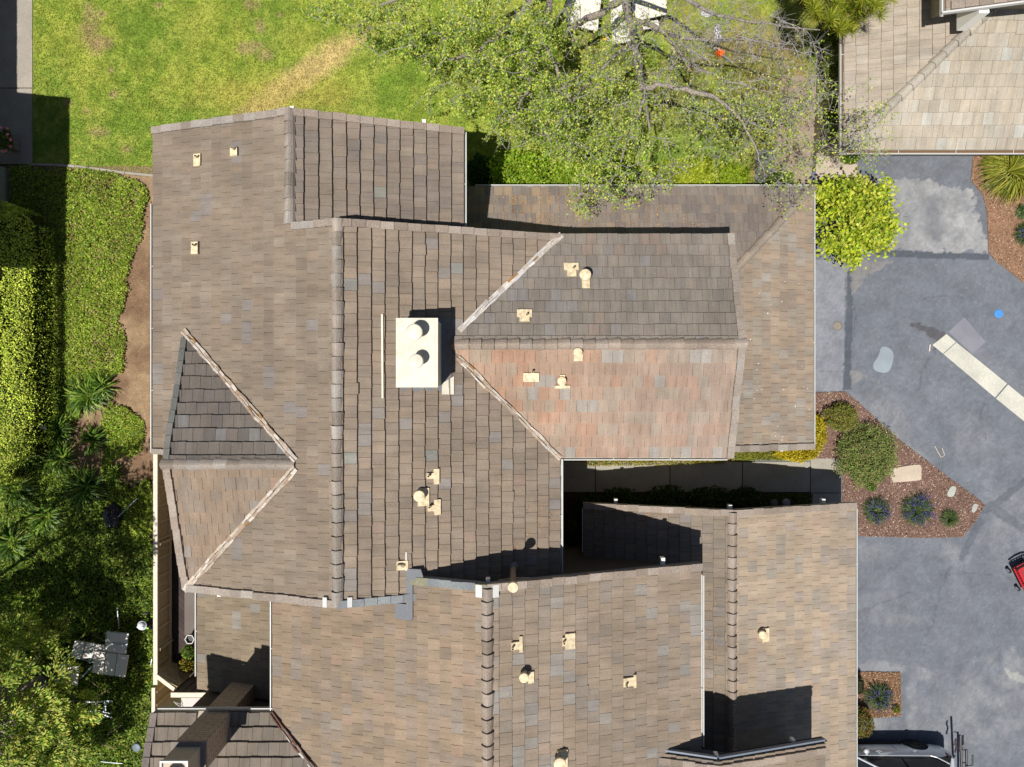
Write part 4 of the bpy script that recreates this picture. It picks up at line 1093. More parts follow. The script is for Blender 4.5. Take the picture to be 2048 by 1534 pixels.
# ================================================================== plants
def canopy_leaves(c, rad, n, size, pal, w=None, shell=.55, flat=.8, lump=.25, seed=1):
    """leaf positions filling an uneven rounded crown: c centre, rad (rx, ry, rz)"""
    d = R.normal(0, 1, (n, 3)); d /= np.linalg.norm(d, axis=1, keepdims=True)
    d[:, 2] = np.abs(d[:, 2]) * R.choice([1, 1, 1, -.35], n)
    r = shell + (1 - shell) * R.random(n) ** .6
    th = np.arctan2(d[:, 1], d[:, 0])
    bump = 1 + lump * (fbm(th * 2.2 + 10, d[:, 2] * 3 + 5, seed) - .5) * 2 + lump * .6 * (fbm(th * 6 + 3, d[:, 2] * 7, seed + 3) - .5) * 2
    p = d * (r * bump)[:, None] * np.array(rad) + np.array(c)
    p[:, 2] = np.maximum(p[:, 2], 0.03)
    col = mixcol(n, pal, w)
    clump = fbm(p[:, 0] * 4, p[:, 1] * 4, seed + 7, 2)
    col = col * (.75 + .5 * clump)[:, None]
    return p, col

G_YEL = [A(176, 196, 66), A(150, 178, 52), A(200, 204, 84), A(110, 140, 40)]
G_MID = [A(124, 156, 50), A(84, 116, 34), A(140, 160, 60), A(60, 88, 28)]

def clump_leaves(c, rad, n, size, pal, w=None, k=60, cr=.3, seed=1):
    """crown made of separate leaf clumps with gaps between them"""
    d = R.normal(0, 1, (k, 3)); d /= np.linalg.norm(d, axis=1, keepdims=True); d[:, 2] = np.abs(d[:, 2])
    th = np.arctan2(d[:, 1], d[:, 0]); r = R.uniform(.45, 1.08, k) * (1 + .4 * (fbm(th * 1.6 + seed, th * 0 + 2, seed) - .5) * 2)
    cc_ = d * r[:, None] * np.array(rad) + np.array(c); tone = R.uniform(.75, 1.15, k)
    i = R.integers(0, k, n); e = R.normal(0, 1, (n, 3)) * cr * .5
    e[:, 2] = e[:, 2] * .5
    p = cc_[i] + e; p[:, 2] = np.maximum(p[:, 2], .05)
    return p, mixcol(n, pal, w) * tone[i][:, None]

def shrub(name, px, py, z, rad, n, size, pal, label, cat, w=None, group=None, stems=5, lump=.25, tilt=.7, aspect=.6, mat=None, shell=.55, clumps=0, cr=.3):
    c = P(px, py, z); base = (c.x, c.y, 0)
    o = empty(name, base, label, cat, group)
    p, col = canopy_leaves(c, rad, n, size, pal, w, lump=lump, seed=int(px) % 97, shell=shell)
    if clumps: p, col = clump_leaves((c.x, c.y, z), rad, n, size, pal, w, clumps, cr, int(px) % 97)
    leaf_object('foliage', p, R.uniform(.7, 1.25, n) * size, np.clip(col * 1.25, 0, .8), mat or M_LEAF, o, tilt=tilt, aspect=aspect)
    m = MB()
    for k in range(stems):
        a = 2 * math.pi * k / stems + rnd.random(); t = rnd.uniform(.4, .75)
        e = Vector((c.x + math.cos(a) * rad[0] * t, c.y + math.sin(a) * rad[1] * t, max(.1, z + rad[2] * .3)))
        b = Vector((c.x, c.y, -.02)); md = (b + e) / 2 + Vector((0, 0, .08 * rad[2]))
        m.tube([b, md, e], [.035 * rad[2] + .008, .02 * rad[2] + .006, .006], 5)
    m.build('stems', M_BARK, o)
    return o

def strap_plant(name, px, py, z, r, n, pal, label, cat, h=.45, group=None, width=.035, droop=.6, spikes=0, spike_col=None):
    """clump of arching strap leaves"""
    c = P(px, py, z); o = empty(name, (c.x, c.y, 0), label, cat, group)
    V = []; C = []
    az = R.uniform(0, 2 * np.pi, n); ln = R.uniform(.55, 1.1, n) * r; hh = R.uniform(.35, 1.0, n) * h; off = R.uniform(0, .28, n) * r
    cols = mixcol(n, pal, jit=.2)
    K = 4
    for i in range(n):
        d = np.array([math.cos(az[i]), math.sin(az[i]), 0]); s = np.array([-d[1], d[0], 0]); a2 = az[i] + R.normal(0, .25)
        d2 = np.array([math.cos(a2), math.sin(a2), 0])
        pts = []
        for k in range(K + 1):
            t = k / K
            z_ = hh[i] * (math.sin(min(t * 1.25, 1.25) * math.pi * .62)) * (1 - droop * t * t * .6)
            pts.append(np.array([c.x, c.y, .02]) + d * off[i] + (d * (1 - t * .5) + d2 * t * .5) * ln[i] * t + np.array([0, 0, z_]))
        for k in range(K):
            w0 = width * (1 - (k / K) ** 2 * .9) * .5; w1 = width * (1 - ((k + 1) / K) ** 2 * .95) * .5
            V += [pts[k] - s * w0, pts[k] + s * w0, pts[k + 1] + s * w1, pts[k + 1] - s * w1]
            C += [cols[i]] * 4
    p = []; q = []
    if spikes:
        for k in range(spikes):
            a = rnd.uniform(0, 2 * math.pi); rr = r * rnd.uniform(.35, 1.12); hz = h * rnd.uniform(.8, 1.25)
            e = np.array([c.x + math.cos(a) * rr, c.y + math.sin(a) * rr, hz]); b = np.array([c.x + math.cos(a) * rr * .7, c.y + math.sin(a) * rr * .7, hz * .72])
            for t in np.linspace(0, 1, 9): p.append(b + (e - b) * t + R.normal(0, .010, 3)); q.append(spike_col[rnd.randrange(len(spike_col))])
    V = np.array(V); C = np.array(C)
    if p: V = np.vstack([V, leaf_arrays(np.array(p), np.full(len(p), .042), .9, .8)]); C = np.vstack([C, np.repeat(np.array(q), 4, axis=0)])
    quad_object('foliage', V, C, M_LEAF, o)
    return o

# ivy beds
def ground_cover(name, poly, n, size, pal, label, hts=(.05, .22), w=None, seed=3, jit=.22, cat='ground cover', kind='stuff', z0=0.0, tilt=.55):
    p, q = scatter_px(poly, n, z0)
    hn = fbm(p[:, 0] * 2.2, p[:, 1] * 2.2, seed, 3)
    p[:, 2] = z0 + hts[0] + (hts[1] - hts[0]) * hn * R.uniform(.4, 1.15, n)
    if cat == 'ground cover' and size > .06:
        p[:, 0] += (fbm(p[:, 0] * 1.3 + 4, p[:, 1] * 1.3, 61, 4) - .5) * .55 + R.normal(0, .035, n); p[:, 1] += (fbm(p[:, 0] * 1.3, p[:, 1] * 1.3 + 9, 62, 4) - .5) * .45 + R.normal(0, .035, n)
    c = 1.25 * mixcol(n, pal, w, jit) * (.7 + .6 * fbm(p[:, 0] * 1.4, p[:, 1] * 1.4, seed + 9, 3))[:, None]
    o = leaf_object(name, p, R.uniform(.7, 1.3, n) * size, c, M_LEAF, tilt=tilt, aspect=.8)
    return tag(o, label, cat, kind=kind)
IVY = [A(160, 186, 62), A(136, 168, 50), A(190, 206, 90), A(104, 136, 36), A(180, 186, 70)]
ground_cover('ivy', [(22, 338), (135, 336), (175, 345), (250, 352), (292, 378), (296, 400), (284, 470), (262, 540), (246, 590), (240, 640), (252, 700), (246, 742), (215, 755), (165, 745), (75, 770), (70, 700), (75, 420), (22, 415)],
             34000, .068, IVY, 'leafy green ivy bed between the hedge and the bare soil strip')
ground_cover('ivy', smooth_poly([(222, 812), (262, 815), (290, 860), (288, 905), (255, 905), (225, 925), (240, 960), (270, 985), (305, 940), (308, 1090), (250, 1100), (225, 1010), (205, 930), (215, 900), (205, 850)], 1),
             11000, .068, IVY, 'small ivy patch beside the soil at the north end of the timber fence')
DIV = [A(130, 162, 52), A(100, 136, 40), A(164, 186, 74), A(76, 106, 32), A(170, 180, 70)]  # darker ivy greens, shade of the lower beds put into the leaf colour
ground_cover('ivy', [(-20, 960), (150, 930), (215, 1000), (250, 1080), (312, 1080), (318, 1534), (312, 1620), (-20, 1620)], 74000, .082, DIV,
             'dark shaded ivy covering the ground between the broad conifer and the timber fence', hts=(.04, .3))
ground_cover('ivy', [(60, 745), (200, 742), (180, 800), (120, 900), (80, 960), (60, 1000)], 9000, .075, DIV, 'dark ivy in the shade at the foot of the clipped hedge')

# clipped hedge on the west side
hx0, hx1 = P(-60, 0, 1.2).x, -16.6
def hedge(name, x0, x1, y0, y1, h, n, size, pal, label, rnd_top=.25, group=None, edge_fn=None):
    o = empty(name, ((x0 + x1) / 2, (y0 + y1) / 2, 0), label, 'hedge', group)
    x = R.uniform(x0, x1, n); y = R.uniform(y0, y1, n)
    side = R.random(n) < .38
    e = R.integers(0, 4, n)
    z = np.full(n, h)
    zz = R.random(n) * h
    x = np.where(side & (e == 0), x0, np.where(side & (e == 1), x1, x)); y = np.where(side & (e == 2), y0, np.where(side & (e == 3), y1, y))
    z = np.where(side, zz, z)
    d = np.minimum(np.minimum(x - x0, x1 - x), np.minimum(y - y0, y1 - y))
    z = np.where(side, z, h - rnd_top * np.clip(1 - d / .45, 0, 1) ** 2 * h)
    f = np.clip((z - h * .6) / (h * .4), 0, 1)
    x = np.where(side & (e == 0), x + .18 * f, np.where(side & (e == 1), x - .18 * f, x))
    jn = fbm(x * 1.6, y * 1.6, 17, 3) - .5
    x = x + jn * .2 + R.normal(0, .05, n); y = y + (fbm(x * 1.3 + 7, y * 1.3, 19, 3) - .5) * .3 + R.normal(0, .05, n)
    z = np.maximum(z + (fbm(x * 2.4, y * 2.4, 23, 3) - .5) * .3 + R.normal(0, .04, n), .03)
    keep = np.ones(n, bool)
    if edge_fn is not None: keep = edge_fn(x, y)
    p = np.stack([x, y, z], 1)[keep]; n = len(p)
    c = 1.45 * mixcol(n, pal, jit=.2) * (.7 + .6 * fbm(p[:, 0] * 1.8, p[:, 1] * 1.8, 29, 3))[:, None]
    leaf_object('foliage', p, R.uniform(.7, 1.3, n) * size, c, M_LEAFM, o, tilt=.6, aspect=.7)
    # dark inner twig mass so that the hedge is not see-through
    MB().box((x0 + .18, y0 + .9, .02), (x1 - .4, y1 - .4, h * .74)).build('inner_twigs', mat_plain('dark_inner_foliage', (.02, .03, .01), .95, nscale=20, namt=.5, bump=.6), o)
    return o
hedge('hedge', hx0 - .3, hx1, P(0, 965, 1.2).y, P(0, 418, 1.2).y, 1.68, 46000, .062, [A(196, 210, 76), A(168, 190, 58), A(214, 222, 100), A(134, 160, 50)],
      'tall clipped hedge along the west edge with a sunlit yellow-green top',
      edge_fn=lambda x, y: ((y > P(0, 890, 1.2).y) | (x < hx1 - .95 * ((P(0, 890, 1.2).y - y) / 1.3) ** 2)) & ((y < P(0, 450, 1.2).y) | (x < hx1 - .5 * ((y - P(0, 450, 1.2).y) / .6) ** 2)))

# dark soil under the lower ivy, its shade put into the colour
soil_sheet('soil', [(-60, 960), (315, 1090), (400, 1640), (-60, 1640)], .010, A(92, 84, 54), A(70, 66, 40), 47, .08)
# shrubs along the north side of the lower roof
shrub('shrub', 1050, 350, .55, (1.15, .62, .75), 5200, .11, [A(176, 206, 56), A(150, 188, 46), A(196, 216, 80), A(120, 156, 36)], 'bright green broad-leaved shrub against the north gutter, nearest the shaded corner', 'shrub', clumps=46, cr=.3, group='shrubs along the north gutter')
shrub('shrub', 1150, 348, .55, (1.0, .60, .75), 4200, .105, [A(168, 198, 56), A(146, 180, 46), A(190, 208, 80)], 'bright green broad-leaved shrub under the hanging branches, second from the shaded corner', 'shrub', clumps=46, cr=.3, group='shrubs along the north gutter')
shrub('shrub', 1238, 352, .5, (.8, .5, .6), 2200, .095, G_MID, 'duller green shrub under the densest hanging branches at the north gutter', 'shrub', group='shrubs along the north gutter')
shrub('shrub', 1385, 350, .5, (.85, .52, .65), 3400, .1, [A(186, 200, 52), A(160, 184, 44), A(206, 212, 76)], 'yellow-green shrub with a lobed outline in front of the pale lawn patch', 'shrub', clumps=46, cr=.3, group='shrubs along the north gutter')
shrub('shrub', 1468, 352, .45, (.58, .42, .5), 2000, .095, [A(170, 192, 52), A(150, 176, 44)], 'small yellow-green shrub beside the bare soil gap at the north gutter', 'shrub', group='shrubs along the north gutter')
shrub('shrub', 1560, 360, .4, (.45, .3, .4), 900, .09, G_MID, 'small dark green shrub at the east end of the north gutter', 'shrub', group='shrubs along the north gutter')
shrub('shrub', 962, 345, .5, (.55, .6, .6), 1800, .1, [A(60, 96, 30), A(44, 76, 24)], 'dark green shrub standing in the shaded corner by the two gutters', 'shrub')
shrub('garden_tree', 1698, 440, 1.5, (1.32, 1.52, 1.15), 8600, .15, [A(216, 226, 70), A(190, 212, 60), A(232, 232, 100), A(140, 170, 46)],
      'rounded bright yellow-green bush tree by the north-east corner of the garage roof', 'tree', stems=9, clumps=38, cr=.42)
shrub('shrub', 1672, 240, .7, (.32, 1.0, .7), 2600, .09, G_MID, 'narrow green shrub squeezed between the path and the pale house', 'shrub', lump=.4)
shrub('shrub', 1668, 120, .8, (.42, 1.5, .8), 3400, .09, [A(120, 140, 50), A(92, 112, 40), A(150, 160, 70)], 'olive green shrub beneath the pine beside the pale roof', 'shrub', clumps=40, cr=.3)
shrub('shrub', 1700, 318, .3, (.35, .2, .3), 500, .08, G_MID, 'low green tuft at the south-west corner of the pale house', 'shrub')
# triangle bed
shrub('shrub', 1730, 910, .38, (1.08, 1.1, .55), 15000, .055, [A(112, 136, 60), A(92, 118, 48), A(144, 160, 84), A(150, 132, 90)], 'large round mid-green shrub filling the middle of the mulch bed', 'shrub', lump=.3, shell=.55, mat=M_LEAFM)
shrub('shrub', 1682, 835, .3, (.62, .52, .42), 4200, .055, [A(126, 140, 56), A(104, 122, 44), A(150, 120, 60)], 'smaller ragged green shrub touching the north-west side of the large round one', 'shrub', lump=.35, mat=M_LEAFM)
shrub('shrub', 1742, 973, .2, (.18, .16, .2), 400, .07, [A(96, 130, 40), A(120, 150, 50)], 'tiny bright green plant just below the large round shrub', 'shrub', stems=3)
shrub('golden_shrub', 1628, 866, .35, (.42, .75, .45), 2600, .075, [A(206, 188, 44), A(222, 206, 66), A(170, 156, 36)], 'bright yellow shrub along the east side of the garage roof corner', 'shrub', lump=.3)
shrub('golden_shrub', 1590, 903, .3, (.8, .38, .4), 3200, .075, [A(210, 190, 40), A(226, 208, 60), A(176, 160, 36)], 'bright yellow shrub along the foot of the garage roof beside the path', 'shrub', lump=.3)
ground_cover('low_groundcover', [(1462, 898), (1570, 898), (1570, 920), (1462, 920)], 1500, .055, [A(140, 156, 50), A(112, 134, 40), A(170, 150, 60)], 'low green groundcover strip below the garage roof next to the yellow shrub')
ground_cover('low_groundcover', [(1172, 908), (1452, 908), (1450, 926), (1300, 930), (1172, 932)], 2600, .05, [A(170, 170, 60), A(140, 150, 48), A(190, 160, 80)], 'thin sunlit grass strip between the terracotta roof edge and the path')
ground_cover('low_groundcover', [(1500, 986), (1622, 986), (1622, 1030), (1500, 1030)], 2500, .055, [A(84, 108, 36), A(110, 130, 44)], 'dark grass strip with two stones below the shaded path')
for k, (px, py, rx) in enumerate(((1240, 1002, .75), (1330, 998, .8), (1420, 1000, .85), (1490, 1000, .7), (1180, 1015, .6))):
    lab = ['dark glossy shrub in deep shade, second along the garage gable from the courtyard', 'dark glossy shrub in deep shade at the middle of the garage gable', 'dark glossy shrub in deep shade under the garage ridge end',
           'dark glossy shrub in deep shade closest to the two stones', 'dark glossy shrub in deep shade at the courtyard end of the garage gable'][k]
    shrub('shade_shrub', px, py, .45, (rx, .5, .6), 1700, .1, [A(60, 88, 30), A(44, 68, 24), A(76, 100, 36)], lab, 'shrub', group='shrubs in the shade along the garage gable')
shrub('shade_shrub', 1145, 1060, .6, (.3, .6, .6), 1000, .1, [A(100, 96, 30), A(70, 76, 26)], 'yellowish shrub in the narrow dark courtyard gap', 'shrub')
# small square bed
shrub('shrub', 1722, 1443, .4, (.42, .55, .45), 2600, .06, [A(120, 124, 50), A(96, 108, 40), A(160, 110, 70), A(150, 150, 80)], 'reddish-green speckled shrub at the corner of the small square bed', 'shrub', lump=.2)
shrub('shrub', 1716, 1368, .35, (.18, .35, .35), 600, .06, [A(48, 60, 36), A(70, 80, 46)], 'dark small shrub half under the garage gutter in the small square bed', 'shrub')
shrub('shrub', 1792, 1418, .1, (.16, .16, .12), 260, .05, [A(130, 140, 50)], 'tiny weed at the outer edge of the small square bed', 'weed', stems=3)
# lavender
LAVG = [A(96, 128, 76), A(120, 150, 84), A(76, 108, 66), A(150, 160, 100)]; LAVP = [A(104, 104, 168), A(126, 120, 186), A(88, 92, 150), A(140, 140, 190)]
for px, py, r, lab in ((1748, 1020, .50, 'lavender clump nearest the garage gutter in the pointed bed'), (1829, 1018, .60, 'largest lavender clump ringed with purple flowers in the pointed bed'),
                       (1894, 1036, .36, 'small sparse lavender clump near the tip of the pointed bed'), (1752, 1390, .52, 'lavender clump in the small square bed above the car'),
                       (2046, 470, .42, 'blue-grey lavender clump cut by the east edge of the picture')):
    strap_plant('lavender', px, py, 0, r, 520 if r > .4 else 260, LAVG, lab, 'lavender', h=.35, width=.016, group='lavender clumps', spikes=int(85 * (r / .5) ** 2) if r > .4 else 0, spike_col=LAVP)
strap_plant('small_plant', 2040, 425, 0, .28, 160, LAVG, 'small green plant above the blue-grey lavender at the east edge', 'plant', h=.25, width=.03)
strap_plant('grass_clump', 2014, 345, 0, 1.05, 1100, [A(190, 190, 70), A(160, 170, 56), A(216, 210, 100), A(120, 136, 40)], 'large yellow-green ornamental grass clump below the pale roof', 'ornamental grass', h=.7, width=.04)
# agapanthus
AG = [A(140, 180, 60), A(110, 150, 48), A(184, 206, 96), A(76, 112, 36)]
for k, (px, py, r, n, lab) in enumerate((
        (182, 792, .80, 420, 'strap-leaved clump in full sun beside the bare soil'), (212, 775, .62, 260, 'strap-leaved clump reaching right onto the bare soil'),
        (125, 862, .60, 260, 'strap-leaved clump half sunlit beside the pale blue cloth'), (192, 880, .58, 260, 'strap-leaved clump directly left of the small ivy patch'),
        (60, 905, .75, 300, 'shaded strap-leaved clump against the foot of the hedge'), (128, 915, .70, 300, 'shaded strap-leaved clump in the middle of the group'),
        (40, 975, .85, 320, 'shaded strap-leaved clump just below the end of the hedge'), (178, 972, .85, 420, 'broad strap-leaved clump directly above the black bag'),
        (100, 1030, .75, 300, 'dark strap-leaved clump surrounded by leaf litter'), (30, 1085, .80, 300, 'dark strap-leaved clump near the west edge above the conifer'),
        (235, 945, .4, 140, 'small strap-leaved tuft below the small ivy patch'), (62, 840, .5, 200, 'shaded strap-leaved clump overlapping the hedge'))):
    strap_plant('agapanthus', px, py, 0, r, int(n * .34), AG, lab, 'strap-leaved plant', h=.5, width=.062, group='strap-leaved clumps below the hedge')
# potted flowers on the west walkway
fp = empty('flower_pot', P(22, 290, 0), 'pot of pink flowering geranium standing on the shaded west walkway', 'potted plant')
c = P(26, 286, .45)
m = MB(); m.box((c.x - .30, c.y - .18, .03), (c.x - .02, c.y + .18, .42)); m.box((c.x - .33, c.y - .2, .40), (c.x, c.y + .2, .46)); m.build('pot', mat_plain('weathered_pot', (.22, .18, .16), .8), fp)
p_, c_ = canopy_leaves((c.x - .12, c.y, .62), (.26, .42, .25), 900, .07, G_MID)
fl = []
for k in range(11):
    a = k * 2.4; q_ = np.array([c.x - .06 + math.cos(a) * .24, c.y + math.sin(a) * .45, .86 + .06 * math.sin(k)])
    fl += [q_ + R.normal(0, .03, 3) for _ in range(16)]
leaf_object('foliage', np.vstack([p_, np.array(fl)]), np.concatenate([np.full(len(p_), .07), np.full(len(fl), .045)]), np.vstack([c_, 3 * mixcol(len(fl), [A(226, 130, 150), A(206, 96, 120), A(236, 170, 180)])]), M_LEAFM, fp)

# ================================================================== trees
def grow(name, trunk_base, limbs, seeds, leaf_n, leaf_size, pal, label, cat='tree', twig_r=.007, w=None, group=None, nsub=5, sub_len=.42, leaf_parts=None, bark=None, droop=.05):
    """limbs: list of point lists [(x, y, z, r)...]; seeds: (N,3) outer branch points joined to the nearest wood"""
    o = empty(name, trunk_base, label, cat, group)
    m = MB(); nodes = []
    for L in limbs:
        pts = [Vector(q[:3]) for q in L]; rad = [q[3] for q in L]
        # refine
        P2 = []; R2 = []
        for i in range(len(pts) - 1):
            for t in np.linspace(0, 1, 5)[:-1]:
                j = Vector((rnd.gauss(0, .02), rnd.gauss(0, .02), rnd.gauss(0, .02)))
                P2.append(pts[i].lerp(pts[i + 1], t) + j); R2.append(rad[i] * (1 - t) + rad[i + 1] * t)
        P2.append(pts[-1]); R2.append(rad[-1])
        m.tube(P2, R2, 8)
        nodes += [tuple(q) for q in P2]
    m.build('trunk', bark or M_BARK, o, smooth=True)
    N = np.array(nodes); tw = MB(); lc = []
    d0 = np.array([np.min(np.linalg.norm(N - s, axis=1)) for s in seeds]); seeds = seeds[np.argsort(d0)]
    cap_n = len(seeds) * 5 + len(N); buf = np.zeros((cap_n, 3)); buf[:len(N)] = N; cnt = len(N)
    for s in seeds:
        dd = np.linalg.norm(buf[:cnt] - s, axis=1); k = int(np.argmin(dd)); a = buf[k].copy(); L = dd[k]
        if L < .08: continue
        K = max(2, min(5, int(L / .3) + 1)); pts = [a]
        bend = R.normal(0, .10 * L, 3); bend[2] = abs(bend[2])
        for i in range(1, K + 1):
            t = i / K; pts.append(a + (s - a) * t + bend * math.sin(t * math.pi) + R.normal(0, .012, 3))
        r0 = twig_r * (1.2 + min(L, 2.2) * .9)
        tw.tube(pts, list(np.linspace(r0, twig_r, K + 1)), 4, caps=False)
        for q in pts[1:]:
            if cnt < cap_n: buf[cnt] = q; cnt += 1
        dirn = (s - a) / max(L, .1)
        for j in range(nsub):
            b = np.array(pts[1 + int(R.integers(0, K))]); v = dirn * .5 + R.normal(0, .6, 3); v[2] = v[2] * .5 - droop; v /= np.linalg.norm(v)
            l_ = sub_len * R.uniform(.5, 1.2); e = b + v * l_; md = b + v * l_ * .5 + R.normal(0, .03, 3)
            tw.tube([b, md, e], [twig_r * .9, twig_r * .7, twig_r * .45], 3, caps=False)
            lc.append((b, e))
    tw.build('branches', M_TWIG if bark is None else bark, o)
    lc = np.array(lc)
    if leaf_n:
        idx = R.integers(0, len(lc), leaf_n) if leaf_parts is None else R.choice(len(lc), leaf_n, p=leaf_parts(lc))
        t = R.uniform(.15, 1.05, leaf_n)[:, None]
        p = lc[idx, 0] * (1 - t) + lc[idx, 1] * t + R.normal(0, .05, (leaf_n, 3))
        c = np.clip(mixcol(leaf_n, pal, w, .2) * 1.3, 0, .8)
        leaf_object('foliage', p, R.uniform(.6, 1.3, leaf_n) * leaf_size, c, M_LEAF, o, tilt=.6, aspect=.6)
    return o

def seeds_px(blobs):
    out = []
    for cx, cy, rx, ry, z, zs, n in blobs:
        a = R.uniform(0, 2 * np.pi, n); r = np.sqrt(R.random(n)) * (1 + .25 * (fbm(np.cos(a) * 2 + cx, np.sin(a) * 2 + cy, 3) - .5))
        px = cx + rx * r * np.cos(a); py = cy + ry * r * np.sin(a); zz = np.clip(R.normal(z, zs, n), .8, 8.5)
        k = (H - zz) / F
        out.append(np.stack([(px - 1024) * k, -(py - 767) * k, zz], 1))
    return np.concatenate(out)

def lp(*pts): return [(*P(a, b, z), r) for a, b, z, r in pts]
TL = [A(186, 214, 78), A(156, 190, 60), A(212, 228, 110), A(118, 150, 50), A(222, 216, 100)]
# leafy tree over the lawn
base1 = P(1120, -150, 0)
grow('deciduous_tree', tuple(base1),
     [lp((1120, -150, 0, .26), (1122, -150, 2.0, .22), (1128, -90, 3.2, .2)),
      lp((1128, -90, 3.2, .17), (1080, -20, 3.9, .13), (1020, 50, 4.6, .1), (960, 100, 5.2, .06), (900, 120, 5.6, .03)),
      lp((1128, -90, 3.2, .16), (1100, 0, 4.0, .11), (1080, 90, 4.6, .08), (1060, 170, 5.2, .05), (1030, 230, 5.6, .02)),
      lp((1128, -90, 3.2, .14), (1000, -60, 4.4, .1), (880, -30, 5.2, .06), (760, 10, 5.6, .03)),
      lp((1060, 10, 4.1, .08), (1100, 110, 5.0, .06), (1140, 200, 5.5, .03))],
     seeds_px([(860, 60, 150, 75, 4.8, .9, 120), (700, 20, 90, 45, 5.0, .8, 34), (1000, 60, 110, 90, 5.2, 1.0, 130), (960, 160, 110, 70, 4.6, .9, 70), (1050, 190, 90, 90, 4.8, .9, 80), (900, 200, 90, 40, 4.0, .7, 12), (1020, 270, 50, 25, 4.2, .6, 5)]),
     25000, .074, TL, 'wide leafy deciduous tree hanging over the lawn at the top of the picture', 'tree', nsub=3, twig_r=.005)
# sparse grey-limbed tree
base2 = P(1262, -60, 0)
def lw(lc):
    k = F / (H - lc[:, 1, 2]); px = lc[:, 1, 0] * k + 1024; py = 767 - lc[:, 1, 1] * k
    wv = .15 + 1.0 * np.clip(1 - np.abs(px - 1180) / 170, 0, 1) + 1.2 * np.clip(1 - np.hypot((px - 1240) / 170, (py - 340) / 110), 0, 1) + .8 * np.clip((py - 90) / 150, 0, 1)
    wv *= np.where((px > 1380) & (py < 140), .35, 1)
    return wv / wv.sum()
grow('sparse_tree', tuple(base2),
     [lp((1262, -60, 0, .24), (1258, -50, 1.8, .2), (1252, -10, 2.8, .18)),
      lp((1252, -10, 2.8, .14), (1258, 40, 3.6, .12), (1268, 80, 4.1, .1), (1276, 140, 4.6, .08), (1290, 190, 5.0, .05), (1300, 260, 5.4, .03)),
      lp((1258, 40, 3.6, .10), (1295, 45, 4.1, .085), (1325, 65, 4.4, .07), (1400, 80, 4.8, .05), (1500, 78, 5.3, .03), (1620, 110, 5.6, .015)),
      lp((1252, -10, 2.8, .14), (1215, 20, 3.2, .12), (1160, 45, 3.4, .1), (1130, 62, 3.3, .06)),
      lp((1285, 180, 5.3, .085), (1320, 168, 5.4, .07), (1370, 178, 5.5, .075), (1430, 196, 5.6, .06), (1480, 235, 5.7, .042), (1510, 290, 5.7, .024), (1530, 350, 5.6, .015)),
      lp((1268, 80, 4.1, .08), (1200, 140, 4.6, .05), (1150, 200, 5.0, .03), (1110, 260, 5.2, .015)),
      lp((1290, 190, 5.0, .05), (1260, 270, 5.2, .03), (1230, 350, 5.3, .018), (1200, 410, 5.2, .01)),
      lp((1480, 235, 4.0, .04), (1560, 270, 4.4, .03), (1610, 330, 4.8, .015)),
      lp((1325, 65, 4.4, .06), (1380, 130, 4.7, .045), (1450, 160, 5.0, .03), (1580, 190, 5.4, .015)),
      lp((1240, -40, 3.0, .1), (1340, -20, 4.0, .08), (1420, 25, 4.8, .05), (1500, 45, 5.2, .03), (1640, 60, 5.6, .015)),
      lp((1285, 180, 5.3, .085), (1276, 140, 4.8, .09), (1266, 90, 4.2, .10))],
     seeds_px([(1200, 60, 110, 80, 5.0, .8, 60), (1300, 110, 120, 90, 5.2, .9, 70), (1450, 60, 130, 70, 5.4, .8, 130), (1560, 150, 100, 100, 5.4, .8, 130), (1480, 250, 120, 90, 5.0, .8, 85), (1590, 280, 70, 90, 5.2, .7, 45),
               (1180, 220, 110, 90, 4.9, .8, 110), (1250, 320, 110, 75, 4.9, .7, 66), (1130, 275, 80, 50, 4.6, .7, 28), (1210, 385, 70, 40, 5.2, .4, 15), (1720, 230, 60, 100, 4.8, .5, 18), (1730, 300, 50, 30, 4.4, .4, 14), (1590, 385, 45, 40, 4.6, .4, 12), (1370, 180, 100, 80, 5.0, .8, 50), (1000, 280, 60, 40, 4.6, .5, 6)]),
     19000, .07, TL, 'sparse tree with bare grey limbs and thin twigs spreading over the lawn and both roofs', 'tree', nsub=4, leaf_parts=lw, sub_len=.5, twig_r=.0055)

# pine at the top
pt = empty('pine_tree', P(1690, -60, 0), 'yellow-green long-needled pine at the top beside the pale roof', 'tree')
c = P(1690, -60, 0)
tr = MB().tube([(c.x, c.y, 0), (c.x + .05, c.y, 3), (c.x, c.y + .1, 6.6)], [.2, .15, .07], 9)
V = []; C = []
for k in range(150):
    a = rnd.uniform(0, 2 * math.pi); rr = rnd.uniform(.2, 1.0) ** .7; pz = rnd.uniform(4.3, 6.6)
    q = P(1695 + math.cos(a) * 98 * rr, -42 + math.sin(a) * 105 * rr, pz - rr * .7)
    if k % 3 == 0: tr.tube([(c.x, c.y, q.z - .6), tuple((Vector((c.x, c.y, q.z)) + q) / 2), tuple(q)], [.04, .025, .012], 5)
    n_ = 110; d = R.normal(0, 1, (n_, 3)); d[:, 2] = np.abs(d[:, 2]) * .8 + .1; d /= np.linalg.norm(d, axis=1, keepdims=True)
    L = R.uniform(.22, .36, n_)[:, None]; s = np.cross(d, R.normal(0, 1, (n_, 3))); s /= np.linalg.norm(s, axis=1, keepdims=True); s *= .006
    b = np.array(q); v = np.stack([b - s + d * .02, b + s + d * .02, b + d * L + s * .6, b + d * L - s * .6], 1).reshape(-1, 3)
    V.append(v); C.append(np.repeat(1.5 * mixcol(n_, [A(176, 180, 52), A(140, 158, 44), A(200, 196, 76), A(100, 124, 36)], jit=.2), 4, axis=0))
tr.build('trunk', M_BARK, pt)
quad_object('needles', np.concatenate(V), np.concatenate(C), M_LEAF, pt)

